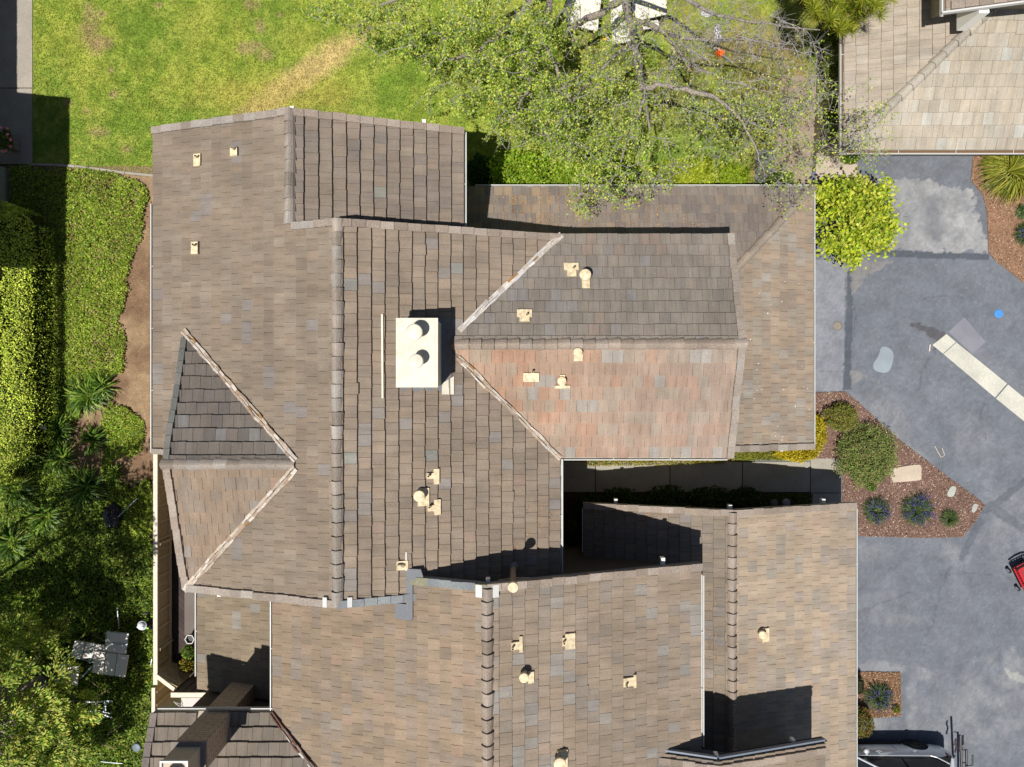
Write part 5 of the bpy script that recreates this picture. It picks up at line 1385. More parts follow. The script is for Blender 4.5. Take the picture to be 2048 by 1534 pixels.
# broad conifer at the bottom left: layered fan-shaped sprays
def conifer(name, loc, sprays, label, pal, trunk_h, n_leaf=70, ssize=.5, ls=.085, foot=None):
    o = empty(name, foot or loc, label, 'tree')
    foot = foot or loc
    tk = 1.0 if foot is loc else .3
    tr = MB().tube([(foot[0], foot[1], 0), ((loc[0] + foot[0]) / 2 + .1, loc[1], trunk_h * .6), (loc[0], loc[1] + .1, trunk_h)], [.28 * tk, .18 * tk, .05 * tk], 9)
    P_ = []; C_ = []; D_ = []; S_ = []
    for i, s in enumerate(sprays):
        s = np.array(s); d = s - np.array([loc[0], loc[1], s[2]]); hd = d / max(np.linalg.norm(d), .1)
        if i % 2 == 0:
            b = Vector((loc[0], loc[1], max(.8, s[2] - .9))) if foot is loc else Vector((loc[0], loc[1], trunk_h - .3)); tr.tube([b, (b + Vector(s)) / 2 + Vector((0, 0, .12)), Vector(s)], [.045, .026, .008], 5)
        a0 = math.atan2(hd[1], hd[0]) + R.normal(0, .5); tone = R.uniform(.7, 1.2)
        k = n_leaf; rr = np.sqrt(R.random(k)) * ssize * R.uniform(.7, 1.2); aa = a0 + R.normal(0, .75, k)
        p = s + np.stack([np.cos(aa) * rr, np.sin(aa) * rr, -rr * .28 + R.normal(0, .05, k)], 1)
        dr = np.stack([np.cos(aa), np.sin(aa), R.normal(-.1, .25, k)], 1); dr /= np.linalg.norm(dr, axis=1, keepdims=True)
        P_.append(p); D_.append(dr); C_.append(np.clip(mixcol(k, pal, jit=.18) * tone * 1.25, 0, .8)); S_.append(R.uniform(.7, 1.3, k) * ls)
    tr.build('trunk', M_BARK, o)
    leaf_object('foliage', np.concatenate(P_), np.concatenate(S_), np.concatenate(C_), M_LEAF, o, aspect=.42, dirs=np.concatenate(D_), tilt=.35)
    return o
sp = []
tb = P(5, 1440, 0)
for k in range(300):
    a = rnd.uniform(0, 2 * math.pi); t = rnd.random() ** .55; rr = 3.0 * t
    hz = 6.6 - 3.9 * t ** 1.35 + rnd.gauss(0, .35)
    x, y = -17.2 + math.cos(a) * rr, -10.9 + math.sin(a) * rr * 1.15
    q = ((x) * F / (H - hz) + 1024, 767 - y * F / (H - hz))
    if 60 < q[0] < 108 and 1308 < q[1] < 1360: continue
    sp.append((x, y, max(1.5, hz)))
conifer('conifer', (-17.2, -10.9, 0), sp, 'broad yellow-green conifer with layered sprays filling the bottom left corner', [A(196, 222, 92), A(168, 200, 72), A(224, 234, 116), A(116, 156, 56), A(220, 206, 90)], 6.3, n_leaf=150, ssize=.5, ls=.105)
# two more trees off the frame that throw the dappled shade over the ivy
for loc, r, hz, n, lab in (((-17.4, -6.3, 0), 2.0, 7.9, 95, 'tall tree west of the hedge end, only its shade falls into the picture'), ((-16.2, -7.5, 0), 2.0, 9.4, 75, 'tall thin-crowned tree behind the conifer, above the west edge of the picture')):
    sp = []
    for k in range(n):
        a = rnd.uniform(0, 2 * math.pi); t = rnd.random() ** .5
        x, y, z = loc[0] + math.cos(a) * r * t, loc[1] + math.sin(a) * r * t * 1.25, hz - 1.6 * t * t + rnd.gauss(0, .4)
        k_ = F / (H - z)
        if x * k_ + 1024 > -25 and y * k_ < 767 and y * k_ > -800: continue
        sp.append((x, y, z))
    conifer('shade_tree', loc, sp, lab, [A(90, 120, 50), A(70, 100, 40)], hz - .5, n_leaf=60, ssize=.6, ls=.13, foot=(-20.6, loc[1] - .8, 0))

# fallen leaves on the roofs
def roof_litter(pl, poly, n, cols, label, size=(.02, .055), grid=None):
    xs = [p[0] for p in poly]; ys = [p[1] for p in poly]; out = []
    while len(out) < n:
        a, b = rnd.uniform(min(xs), max(xs)), rnd.uniform(min(ys), max(ys))
        if not bool(in_poly(a, b, poly)): continue
        if rnd.random() > float(fbm(a / 22, b / 22, 3)) * 1.6 - .3: continue
        if grid: a = round(a / grid) * grid + rnd.gauss(0, 1.1)
        q = PP(pl, a, b); out.append((q.x, q.y, q.z + .05))
    o = leaf_object('fallen_leaves', np.array(out), R.uniform(size[0], size[1], n), mixcol(n, cols, jit=.25), M_CHIP, tilt=.2, aspect=.5)
    tag(o, label, 'leaf litter', kind='stuff')
OR = [A(200, 140, 66), A(176, 110, 50), A(216, 170, 96), A(150, 100, 60)]
roof_litter(LN, [(990, 385), (1230, 385), (1390, 440), (1390, 462), (1000, 455)], 650, OR, 'orange brown fallen leaves caught between tiles of the lower north roof', grid=18)
roof_litter(LN, [(990, 380), (1500, 380), (1480, 460), (980, 455)], 220, OR, 'thinly scattered dry leaves over the lower north roof')
roof_litter(AR, [(1040, 1010), (1118, 1010), (1118, 1105), (1010, 1105)], 260, OR, 'brown debris in the tile joints above the courtyard gutter')
roof_litter(CL, [(1170, 1010), (1330, 1018), (1300, 1050), (1175, 1030)], 330, OR, 'brown debris along the top edge of the garage roof')
roof_litter(CL, [(1402, 1130), (1436, 1130), (1436, 1400), (1402, 1400)], 220, OR, 'brown debris in the joints beside the long white gutter', grid=11)
roof_litter(LE, [(1490, 560), (1622, 560), (1622, 880), (1490, 880)], 60, [A(230, 230, 226)], 'white specks of bird droppings on the garage roof', size=(.02, .07))
def mat_stripe(name, c1, c2, sc):
    m, n, l, b = new_mat(name); tc = n.new('ShaderNodeTexCoord'); nz = n.new('ShaderNodeTexWave'); nz.inputs['Scale'].default_value = sc; nz.inputs['Distortion'].default_value = 7
    l.new(tc.outputs['Object'], nz.inputs['Vector']); r = n.new('ShaderNodeValToRGB'); r.color_ramp.elements[0].color = (*c1, 1); r.color_ramp.elements[1].color = (*c2, 1)
    r.color_ramp.elements[0].position = .4; r.color_ramp.elements[1].position = .55
    l.new(nz.outputs[0], r.inputs[0]); l.new(r.outputs[0], b.inputs['Base Color']); b.inputs['Roughness'].default_value = .6; return m

# ================================================================== timber fence, patio and the things round them
M_FCAP = mat_plain('pale_cream_fence_top', (0.66, 0.58, 0.47), 0.7, namt=.12, nscale=9)
M_PANEL = mat_plain('tan_fence_board', (0.66, 0.5, 0.28), 0.75, namt=.16, nscale=7)
fx = -12.27
fo = empty('fence', (fx, -6.5, 0), 'long tan timber fence with studs and a pale flat cap between ivy and patio', 'fence')
MB().box((fx - .045, -10.35, 0), (fx - .005, -1.9, 1.46)).build('board_panel', M_PANEL, fo)
MB().box((fx - .085, -10.38, 1.462), (fx + .06, -1.85, 1.50)).build('fence_cap', M_FCAP, fo)
MB().bar((fx + .045, -10.3, .60), (fx + .045, -1.95, .60), .09, .07).bar((fx + .03, -10.3, 1.42), (fx + .03, -1.95, 1.42), .06, .07).build('rail', M_TAN, fo)
y = -2.35; k = 0
while y > -10.2:
    MB().box((fx - .004, y - .022, .0), (fx + .075, y + .022, 1.38)).build('stud', M_TAN, fo); y -= .62 + rnd.uniform(-.04, .04); k += 1
    if k in (6, 12): MB().box((fx - .004, y + .46, .0), (fx + .10, y + .55, 1.38)).build('stud', M_TAN, fo)
fg = empty('gate', (-11.8, -10.2, 0), 'short slanted timber gate panel linking the long fence to the south screen wall', 'gate')
a, b = Vector((-12.2, -10.0, 0)), Vector((-11.5, -10.42, 0))
MB().bar(a + Vector((0, 0, .8)), b + Vector((0, 0, .8)), .03, 1.5).build('board_panel', M_PANEL, fg)
MB().bar(a + Vector((0, 0, 1.62)), b + Vector((0, 0, 1.75)), .13, .04).build('fence_cap', M_FCAP, fg)
MB().bar(a + Vector((0.03, 0, .3)), b + Vector((0, .03, 1.4)), .05, .05).bar(a + Vector((.02, .02, 1.4)), b + Vector((0, .03, 1.45)), .05, .05).build('brace', M_TAN, fg)
f2 = empty('fence', (fx, -10.9, 0), 'short southern stretch of tan fence with a pale cap meeting the bottom left roof', 'fence')
MB().box((fx - .045, -11.5, 0), (fx - .005, -10.45, 1.6)).build('board_panel', M_PANEL, f2)
MB().box((fx - .07, -11.5, 1.6), (fx + .05, -10.42, 1.64)).build('fence_cap', M_FCAP, f2)
for yy in (-10.6, -11.05): MB().box((fx - .004, yy - .03, 0), (fx + .08, yy + .03, 1.56)).build('stud', M_TAN, f2)
sw = empty('screen_wall', (-10.7, -10.5, 0), 'brown board screen wall with a pale top beam at the south end of the patio', 'wall')
MB().box((-11.44, -10.47, 0), (-9.9, -10.43, 1.95)).build('board_panel', mat_plain('brown_board', (.2, .155, .11), .8, namt=.12), sw)
m = MB()
for k in range(6): m.box((-11.42 + k * .28, -10.432, .5), (-11.40 + k * .28, -10.415, 1.94))
m.build('batten', mat_plain('dark_batten', (.07, .055, .04), .8), sw)
MB().box((-11.5, -10.58, 1.95), (-9.9, -10.42, 2.0)).build('top_beam', M_FCAP, sw)
ub = empty('utility_box', (-11.3, -11.3, 0), 'pale pinkish utility box with cables tucked between the screen wall and the gutter', 'utility box')
MB().box((-11.66, -11.6, .1), (-10.9, -11.08, .95)).build('housing', mat_plain('pale_pink_housing', (.6, .5, .47), .6), ub)
m = MB(); m.tube([(-11.9, -11.15, .9), (-11.8, -11.1, 1.2), (-11.7, -11.2, 1.1), (-11.6, -11.3, .97)], .012, 6).tube([(-11.95, -11.4, .6), (-11.8, -11.2, 1.1), (-11.6, -11.4, 1.0)], .012, 6)
m.build('cable', M_WHITE, ub)
px_sheet('patio', [(341, 915), (470, 915), (470, 1352), (345, 1352)], .5, mat_brick('patio_paver', A(84, 68, 64), A(66, 54, 52), A(44, 38, 36), .22, .11), th=.5)
px_sheet('patio_slab', [(369, 1150), (460, 1150), (460, 1300), (369, 1270)], .52, M_CONC2, th=.03, col=A(128, 118, 112))
pp2 = empty('planter', P(379, 1279, .5), 'dark hexagonal pot with a white rim standing on the patio', 'planter')
c = P(379, 1279, .9)
MB().lathe((c.x, c.y, .5), [(.12, 0), (.16, .38), (.135, .38), (.12, .3)], 6).build('pot', mat_plain('dark_pot', (.05, .05, .05), .6), pp2)
m = MB()
for k in range(6):
    a0, a1 = k * math.pi / 3, (k + 1) * math.pi / 3
    m.bar((c.x + .165 * math.cos(a0), c.y + .165 * math.sin(a0), .89), (c.x + .165 * math.cos(a1), c.y + .165 * math.sin(a1), .89), .022, .03)
m.build('rim', M_WHITE, pp2)
shrub('patio_plant', 377, 1303, .85, (.24, .26, .25), 420, .08, G_MID, 'small green plant beside the hexagonal pot on the patio', 'plant', stems=4)
shrub('patio_plant', 374, 1330, .85, (.28, .26, .3), 520, .08, [A(150, 150, 50), A(180, 140, 50), A(110, 120, 44)], 'yellowing plant in front of the brown screen wall', 'plant', stems=4)

# low wall piece by the west frame edge
lw_ = empty('low_wall', (P(3, 380, .2).x, P(0, 372, 1).y, 0), 'low pale green-grey wall end at the west edge above the hedge', 'wall')
q = P(5.5, 372, .28)
MB().box((q.x - .6, P(0, 412, .25).y, 0), (q.x, P(0, 334, .25).y, .24)).build('board_panel', mat_plain('grey_green_board', (.3, .3, .22), .8), lw_)
MB().box((q.x - .6, P(0, 412, .25).y - .01, .24), (q.x + .01, P(0, 334, .25).y, .28)).build('wall_cap', mat_plain('grey_green_cap', (.34, .34, .26), .8), lw_)

# grey boards on trestles in the ivy, lower left
M_BOARD = mat_plain('grey_brown_composite_board', (.75, .68, .63), .75, namt=.06, nscale=12)
M_FOIL = mat_plain('silver_wrap', (.42, .48, .5), .4, .3, namt=.1)
def board_table(poly, z, n, label, wrap=False, split='x'):
    pts = [P(a, b, z) for a, b in poly]; ctr = sum(pts, Vector()) / 4
    o = empty('board_table', (ctr.x, ctr.y, 0), label, 'table', 'board tables in the ivy')
    for k in range(n):
        t0, t1 = k / n + (.012 if k else 0), (k + 1) / n - (.012 if k < n - 1 else 0)
        if split == 'x': q = [pts[0].lerp(pts[1], t0), pts[0].lerp(pts[1], t1), pts[3].lerp(pts[2], t1), pts[3].lerp(pts[2], t0)]
        else: q = [pts[0].lerp(pts[3], t0), pts[1].lerp(pts[2], t0), pts[1].lerp(pts[2], t1), pts[0].lerp(pts[3], t1)]
        MB().prism([(p.x, p.y) for p in q], z - .035, z).build('board', M_BOARD, o)
    for p in pts:
        q = ctr.lerp(p, .82); MB().bar((q.x, q.y, 0), (q.x, q.y, z - .036), .05).build('leg', M_DARK, o)
    if wrap:
        for a_, b_, w_ in wrap:
            e0, e1 = P(*a_, z + .006), P(*b_, z + .006); MB().bar(e0, e1, w_, .01).build('strap', M_FOIL, o)
    return o
board_table([(190, 1302), (257, 1311), (250, 1355), (184, 1345)], .74, 3, 'grey table top of three boards with dark gaps, nearest the fence')
board_table([(121, 1327), (160, 1330), (154, 1371), (112, 1366)], .74, 2, 'grey table top of two boards with one dark gap, beside the conifer')
board_table([(213, 1263), (257, 1267), (251, 1308), (211, 1303)], .78, 2, 'grey table top with silver edging and dappled sun, furthest from the conifer', wrap=(((214, 1263), (256, 1268), .03), ((213, 1287), (254, 1290), .025), ((213, 1264), (211, 1303), .05), ((252, 1306), (257, 1268), .02)), split='y')
board_table([(150, 1281), (212, 1291), (207, 1322), (142, 1312)], .66, 3, 'grey table top crossed by a broad silver strap between the other tables', wrap=(((187, 1286), (178, 1325), .09), ((172, 1284), (166, 1320), .02), ((198, 1289), (195, 1305), .04), ((143, 1313), (190, 1325), .03), ((152, 1281), (142, 1312), .02)))
def stick(p, q, z0, z1, w, mat, label, name='timber_offcut', cat='timber', group=None):
    a, b = P(*p, z0), P(*q, z1); m = MB(); md = a.lerp(b, .5); m.tube([a, md + Vector((0, 0, .01)), b], [w / 2, w / 2 * .95, w / 2 * .8], 6)
    return tag(m.build(name, mat, origin=tuple(a)), label, cat, group)
M_WOOD = mat_plain('weathered_timber', (.27, .19, .13), .85, namt=.25)
M_ALU = mat_plain('dull_aluminium', (.42, .46, .5), .45, .5, namt=.06)
stick((184, 1332), (160, 1360), .5, .1, .06, M_ALU, 'grey metal prop leaning out from under the table tops', 'metal_prop', 'prop')
stick((176, 1358), (206, 1380), .25, .1, .04, M_WOOD, 'thin brown stake lying below the three-board table')
stick((186, 1398), (220, 1376), .25, .28, .045, M_WOOD, 'pale brown stake lying above the stepladder')
stick((186, 1268), (211, 1284), .25, .3, .035, M_WOOD, 'thin dark stake pointing at the silver-edged table')
stick((235, 1214), (238, 1258), .3, .32, .05, M_ALU, 'pale green-grey pole standing in the ivy above the tables', 'pole', 'pole')
stick((304, 1318), (302, 1330), .35, .35, .05, M_ALU, 'short pale tube lying in the ivy by the fence', 'tube_piece', 'tube')
stick((196, 1483), (229, 1498), .2, .25, .045, M_WOOD, 'long weathered stake near the bottom edge')
stick((214, 1470), (245, 1449), .25, .28, .03, M_WOOD, 'thin twig-like stake below the stepladder')
stick((202, 1523), (245, 1527), .2, .2, .035, M_ALU, 'thin pale rod at the very bottom edge in the ivy', 'rod', 'rod')
# stepladder lying on the ivy
sl = empty('stepladder', P(200, 1418, .2), 'aluminium stepladder lying on the ivy below the tables', 'ladder')
zl = .34
for a_, b_ in (((171, 1404), (225, 1402)), ((178, 1422), (224, 1435))):
    MB().bar(P(*a_, zl), P(*b_, zl), .05, .03).build('rail', M_ALU, sl)
for a_, b_ in (((193, 1404), (191, 1425)), ((211, 1403), (209, 1430))):
    MB().bar(P(*a_, zl + .02), P(*b_, zl + .02), .09, .02).build('step', M_ALU, sl)
for a_, b_ in (((171, 1400), (173, 1410)), ((220, 1403), (212, 1409)), ((186, 1420), (224, 1427))):
    MB().bar(P(*a_, zl + .03), P(*b_, zl + .03), .03, .02).build('brace', M_ALU, sl)
# black bag with a pole
bagc = P(233, 1030, 0)
bg_ = MB(); nb, nr = 20, 12; vs = []
for i in range(nr + 1):
    ph = math.pi * i / nr
    for j in range(nb):
        th = 2 * math.pi * j / nb; w_ = 1 + .28 * (float(fbm(th * 2.3 + 3, ph * 3, 5, 3)) - .5) * 2 + .10 * math.sin(th * 5 + ph * 4)
        vs.append((bagc.x + .30 * math.sin(ph) * math.cos(th) * w_, bagc.y + .46 * math.sin(ph) * math.sin(th) * w_, max(.02, .2 + .24 * math.cos(ph) * w_)))
fs = [(i * nb + j, i * nb + (j + 1) % nb, (i + 1) * nb + (j + 1) % nb, (i + 1) * nb + j) for i in range(nr) for j in range(nb)]
bg_.add(vs, fs[::-1])
mbk, n_, l_, bs_ = new_mat('black_plastic'); bs_.inputs['Base Color'].default_value = (.008, .009, .014, 1); bs_.inputs['Roughness'].default_value = .22
tx = n_.new('ShaderNodeTexNoise'); tx.inputs['Scale'].default_value = 6; bp_ = n_.new('ShaderNodeBump'); bp_.inputs['Strength'].default_value = .8; bp_.inputs['Distance'].default_value = .06
l_.new(tx.outputs[0], bp_.inputs['Height']); l_.new(bp_.outputs[0], bs_.inputs['Normal'])
M_BLACKP = mbk
tag(bg_.build('rubbish_bag', mbk, origin=(bagc.x, bagc.y, 0)), 'glossy black rubbish bag lying on the ivy', 'bag')
stick((236, 1034), (274, 997), .46, .9, .03, M_ALU, 'thin pale pole resting across the black rubbish bag', 'pole', 'pole')
# pale blue cloth
cc_ = P(84, 853, .45); vs = []
for i in range(7):
    for j in range(5):
        vs.append((cc_.x + (i - 3) * .045 + .02 * math.sin(j), cc_.y + (j - 2) * .035 - (i - 3) * .02, .45 + .05 * math.sin(i * 1.7) * math.cos(j * 1.3)))
m = MB(); m.add(vs, [(i * 5 + j, (i + 1) * 5 + j, (i + 1) * 5 + j + 1, i * 5 + j + 1) for i in range(6) for j in range(4)])
tag(m.build('cloth', mat_plain('pale_blue_cloth', (.4, .48, .65), .8), origin=(cc_.x, cc_.y, .4)), 'small crumpled pale blue cloth lying on the dark strap leaves', 'cloth')
lc_ = P(271, 1497, .3)
tag(MB().lathe((lc_.x, lc_.y, .1), [(.10, 0), (.15, .06), (.16, .12), (.14, .16), (.02, .18)], 18).build('bucket_lid', mat_plain('grey_blue_plastic', (.12, .16, .2), .5), origin=(lc_.x, lc_.y, .1)), 'dull grey-blue round container half hidden in the ivy near the bottom', 'container')
# rocks by the shaded grass
for px, py, lab in ((1547, 1006, 'darker of the two stones below the shaded path'), (1572, 1005, 'lighter of the two stones below the shaded path')):
    c = P(px, py, .1); m = MB().lathe((c.x, c.y, 0), [(.12, -.02), (.16, .06), (.15, .16), (.10, .21), (.01, .22)], 9)
    tag(m.build('stone', mat_plain('grey_stone', (.28, .3, .34) if px > 1560 else (.16, .15, .15), .8, namt=.3), smooth=False, origin=(c.x, c.y, 0)), lab, 'stone', 'stones below the path')
# lids in the mulch bed
def lid(poly, z, col, label, name='access_cover'):
    pts = [P(a, b, z) for a, b in smooth_poly(poly, 2)]
    m = MB().prism([(p.x, p.y) for p in pts], z - .05, z, col); c = sum(pts, Vector()) / len(pts)
    tag(m.build(name, M_CONC2, colors=True, origin=(c.x, c.y, 0)), label, 'cover')
lid([(1780, 941), (1783, 937), (1838, 928), (1843, 932), (1843, 958), (1840, 961), (1789, 965), (1785, 963)], .075, A(216, 200, 178), 'large pale rectangular concrete lid in the mulch bed')
lid([(1902, 971), (1915, 974), (1906, 996), (1892, 991)], .07, A(196, 200, 190), 'small tilted grey-white lid near the tip of the mulch bed')
lid([(1947, 1006), (1958, 1009), (1950, 1026), (1942, 1024)], .07, A(190, 190, 184), 'smallest grey lid at the very tip of the mulch bed')
# driveway lamp with a round cap
dl = empty('bollard_light', P(1786, 430, 0), 'round grey-capped bollard light beside the yellow-green bush tree', 'light')
t = P(1790, 428, .62)
MB().cyl((t.x, t.y), .06, 0, .45, 14).build('post', mat_plain('dark_grey_metal', (.09, .09, .1), .5, .4), dl)
MB().lathe((t.x, t.y, .45), [(.20, 0), (.212, .02), (.212, .12), (.19, .14)], 30).build('lamp_head', mat_plain('dark_grey_head', (.06, .06, .065), .5, .4), dl)
MB().lathe((t.x, t.y, .59), [(.205, 0), (.205, .015), (.17, .028), (.01, .035)], 30).build('cap', mat_plain('grey_cap', (.22, .215, .22), .5, .2), dl)
# rubbish on the asphalt
c = P(1860, 696, .03); m = MB().tube([(c.x - .03, c.y - .12, .035), (c.x, c.y + .13, .035)], .03, 8)
tag(m.build('drink_can', mat_plain('pale_metal_can', (.6, .5, .5), .4, .3), origin=(c.x, c.y, 0)), 'crushed pale red and white can at the end of the concrete gutter', 'can')
c = P(1876, 903, .015); m = MB()
for a_, b_ in (((1869, 892), (1882, 915)), ((1882, 915), (1889, 910)), ((1889, 910), (1884, 896))): m.bar(P(*a_, .02), P(*b_, .02), .03, .02)
tag(m.build('wooden_strip', mat_plain('pale_wood_strip', (.42, .36, .3), .8), origin=(c.x, c.y, 0)), 'bent pale wooden strip lying on the asphalt near the mulch bed', 'timber')

# pale tables under the sparse tree
M_TT = mat_plain('pale_table_board', (.66, .62, .56), .7, namt=.1, nscale=3)
def pale_table(poly, z, label):
    pts = [P(a, b, z) for a, b in poly]; ctr = sum(pts, Vector()) / len(pts)
    o = empty('work_table', (ctr.x, ctr.y, 0), label, 'table', 'pale boards on legs under the sparse tree')
    MB().prism([(p.x, p.y) for p in pts], z - .04, z).build('tabletop', M_TT, o)
    for p in pts:
        q = ctr.lerp(p, .85); MB().bar((q.x, q.y, 0), (q.x, q.y, z - .04), .06).build('leg', M_WOOD, o)
pale_table([(1135, -60), (1209, -60), (1195, 63), (1132, 46)], .8, 'pale work table furthest west under the crossing brown limbs')
pale_table([(1215, -60), (1260, -60), (1264, 84), (1225, 87)], .78, 'long narrow pale work table in the middle under the grey trunk')
pale_table([(1261, -60), (1331, -60), (1334, 28), (1300, 36), (1266, 41)], .82, 'wide pale work table east of the grey trunk')
pale_table([(1284, 44), (1316, 40), (1319, 54), (1287, 59)], .5, 'small low pale stand in front of the wide work table')
def chainsaw(px, py, z, rot, body, label):
    c = P(px, py, z); o = empty('chainsaw', (c.x, c.y, 0), label, 'chainsaw')
    d = Vector((math.cos(rot), math.sin(rot), 0)); s_ = Vector((-d.y, d.x, 0))
    MB().bar(c - d * .14, c + d * .12, .19, .16).bar(c - d * .1 + Vector((0, 0, .09)), c + d * .08 + Vector((0, 0, .09)), .13, .05).build('engine_housing', mat_plain(label.split()[1] + '_plastic', body, .4), o)
    MB().tube([c - d * .16, c - d * .3 + Vector((0, 0, .03)), c - d * .2 + Vector((0, 0, .14)), c - d * .02 + Vector((0, 0, .15))], .02, 8).build('handle', M_WHITE, o)
    MB().bar(c + d * .1 - s_ * .03, c + d * .48 - s_ * .03, .02, .08).build('guide_bar', M_ALU, o)
chainsaw(1440, 106, .16, -.6, (.85, .13, .02), 'small orange chainsaw lying on the grass below the white bags')
chainsaw(1208, 75, .16, 2.5, (.75, .5, .04), 'small yellow chainsaw lying in the dark beside the tables')
def crumple(px, py, rx, ry, h, mat, label, name, cat):
    c = P(px, py, 0); nb, nr = 22, 10; vs = []
    for i in range(nr + 1):
        ph = math.pi * .5 * i / nr
        for j in range(nb):
            th = 2 * math.pi * j / nb; w_ = 1 + .35 * (float(fbm(th * 3 + px, ph * 5, 3, 3)) - .5) * 2
            vs.append((c.x + rx * math.cos(ph) * math.cos(th) * w_, c.y + ry * math.cos(ph) * math.sin(th) * w_, .01 + h * math.sin(ph) * w_))
    m = MB(); m.add(vs, [(i * nb + j, i * nb + (j + 1) % nb, (i + 1) * nb + (j + 1) % nb, (i + 1) * nb + j) for i in range(nr) for j in range(nb)])
    tag(m.build(name, mat, origin=(c.x, c.y, 0)), label, cat)
M_PL = mat_stripe('white_printed_plastic', (.75, .75, .76), (.08, .08, .10), 5)
crumple(1434, 62, .14, .20, .2, M_PL, 'crumpled white and black plastic bag, the upper of two under the thin branches', 'plastic_bag', 'bag')
crumple(1436, 80, .15, .16, .18, M_PL, 'crumpled white and black plastic bag, the lower of two just above the orange chainsaw', 'plastic_bag', 'bag')
crumple(1412, 27, .18, .12, .2, mat_plain('pale_grey_sheet', (.55, .55, .6), .6), 'small pale grey plastic sheet on the grass east of the tables', 'plastic_sheet', 'sheet')
stick((1345, 95), (1356, 125), .2, .3, .10, mat_plain('fresh_cut_wood', (.62, .48, .30), .8, namt=.2), 'freshly cut pale branch piece, the shorter of the two below the tables', 'cut_branch', 'branch')
stick((1350, 90), (1382, 143), .2, .3, .11, mat_plain('fresh_cut_wood_long', (.6, .46, .28), .8, namt=.2), 'freshly cut pale branch piece, the longer of the two below the tables', 'cut_branch', 'branch')

# ================================================================== red wagon
wg = empty('wagon', P(2050, 1142, 0), 'red slatted garden wagon with a black end bar, cut by the east edge', 'wagon')
M_RED = mat_plain('red_painted_metal', (.62, .02, .025), .4, namt=.08)
O = P(2031, 1138, .45); ex = (P(2053, 1182, .45) - O); ex.normalize(); ey = Vector((-ex.y, ex.x, 0))   # long axis, cross axis (up-right)
Lw, Ww = 1.0, .52
def wpt(a, b, z): q = O + ex * a + ey * b; return Vector((q.x, q.y, z))
m = MB(); m.prism([tuple(wpt(a, b, 0)[:2]) for a, b in ((0, 0), (Lw, 0), (Lw, Ww), (0, Ww))], .30, .33); m.build('bed', mat_stripe('red_mesh_bed', (.5, .02, .03), (.10, .02, .03), 6), wg)
for b in (0, Ww):
    sd_ = MB()
    sd_.bar(wpt(0, b, .58), wpt(Lw, b, .58), .035, .04).bar(wpt(0, b, .36), wpt(Lw, b, .36), .03, .03)
    k = 0
    while k * .1 < Lw: sd_.bar(wpt(k * .1, b, .34), wpt(k * .1, b, .58), .02); k += 1
    sd_.build('side_panel', M_RED, wg)
for a in (0, Lw):
    sd_ = MB(); sd_.bar(wpt(a, 0, .58), wpt(a, Ww, .58), .035, .04); k = 0
    while k * .1 < Ww: sd_.bar(wpt(a, k * .1, .34), wpt(a, k * .1, .58), .02); k += 1
    sd_.build('end_panel', M_RED, wg)
MB().tube([wpt(-.06, -.06, .62), wpt(-.10, .2, .64), wpt(-.09, .45, .64), wpt(-.05, Ww + .05, .62)], .04, 8).build('handle', M_DARK, wg)
for a, b in ((.12, -.06), (.12, Ww + .06), (Lw - .15, -.06), (Lw - .15, Ww + .06)):
    q = wpt(a, b, .11); wh = MB().tube([q - ey * .03, q + ey * .03], .11, 18).build('wheel', mat_plain('black_rubber', (.015, .015, .016), .8), wg)
    MB().tube([q - ey * .038, q + ey * .038], .07, 14).build('rim', M_ALU, wh)

# ================================================================== silver SUV (bottom right) and the bike rack behind it
mc_, n_, l_, bs_ = new_mat('silver_car_paint'); bs_.inputs['Base Color'].default_value = (.80, .84, .90, 1); bs_.inputs['Metallic'].default_value = .5; bs_.inputs['Roughness'].default_value = .32
bs_.inputs['Coat Weight'].default_value = .6; bs_.inputs['Coat Roughness'].default_value = .05
M_PAINT = mc_
mg_, n_, l_, bs_ = new_mat('tinted_glass'); bs_.inputs['Base Color'].default_value = (.012, .014, .016, 1); bs_.inputs['Roughness'].default_value = .06; bs_.inputs['Specular IOR Level'].default_value = .7
M_GLASS = mg_
M_RUB = mat_plain('tyre_rubber', (.018, .018, .02), .85)
car = empty('parked_car', (13.2, -13.95, 0), 'silver sport utility vehicle parked half under the garage roof at the bottom edge', 'car')
XR, XF = 15.62, 10.85; YN, YS = -12.98, -14.86; YC = (YN + YS) / 2
def xs(t): return XR - t
# body stations: distance from the rear, half width, sill height, shoulder height
ST = [(0.0, .66, .42, .82), (.06, .80, .36, .98), (.22, .89, .32, 1.04), (.55, .93, .30, 1.06), (1.2, .94, .28, 1.05), (2.4, .94, .27, 1.03), (3.4, .935, .28, 1.02), (3.75, .93, .30, 1.00), (4.3, .90, .34, .92), (4.6, .82, .40, .80), (4.77, .62, .45, .66)]
def ring(t, hw, zs, zh):
    h = zh - zs
    pr = [(-hw * .93, zs), (-hw * .985, zs + h * .12), (-hw, zs + h * .32), (-hw * .99, zs + h * .55), (-hw * 1.0, zs + h * .72), (-hw * .955, zs + h * .86), (-hw * .875, zh - .005), (-hw * .6, zh + .015), (0, zh + .03)]
    pr = pr + [(-a, b) for a, b in pr[-2::-1]]
    return [Vector((xs(t), YC + a, b)) for a, b in pr]
def arch(p, side):
    """lift the sill round the wheels"""
    return p
rings = []
T = []
for i in range(len(ST) - 1):
    nseg = 8 if ST[i + 1][0] - ST[i][0] > .5 else 3
    for k in range(nseg): T.append(ST[i][0] + (ST[i + 1][0] - ST[i][0]) * k / nseg)
T.append(ST[-1][0])
tt = [s[0] for s in ST]
WX = (1.10, 3.92)      # wheel centres from the rear
for w in WX: T += [w - .46, w - .42, w - .36, w - .25, w - .1, w + .1, w + .25, w + .36, w + .42, w + .46]
T = sorted(set(round(t, 3) for t in T))
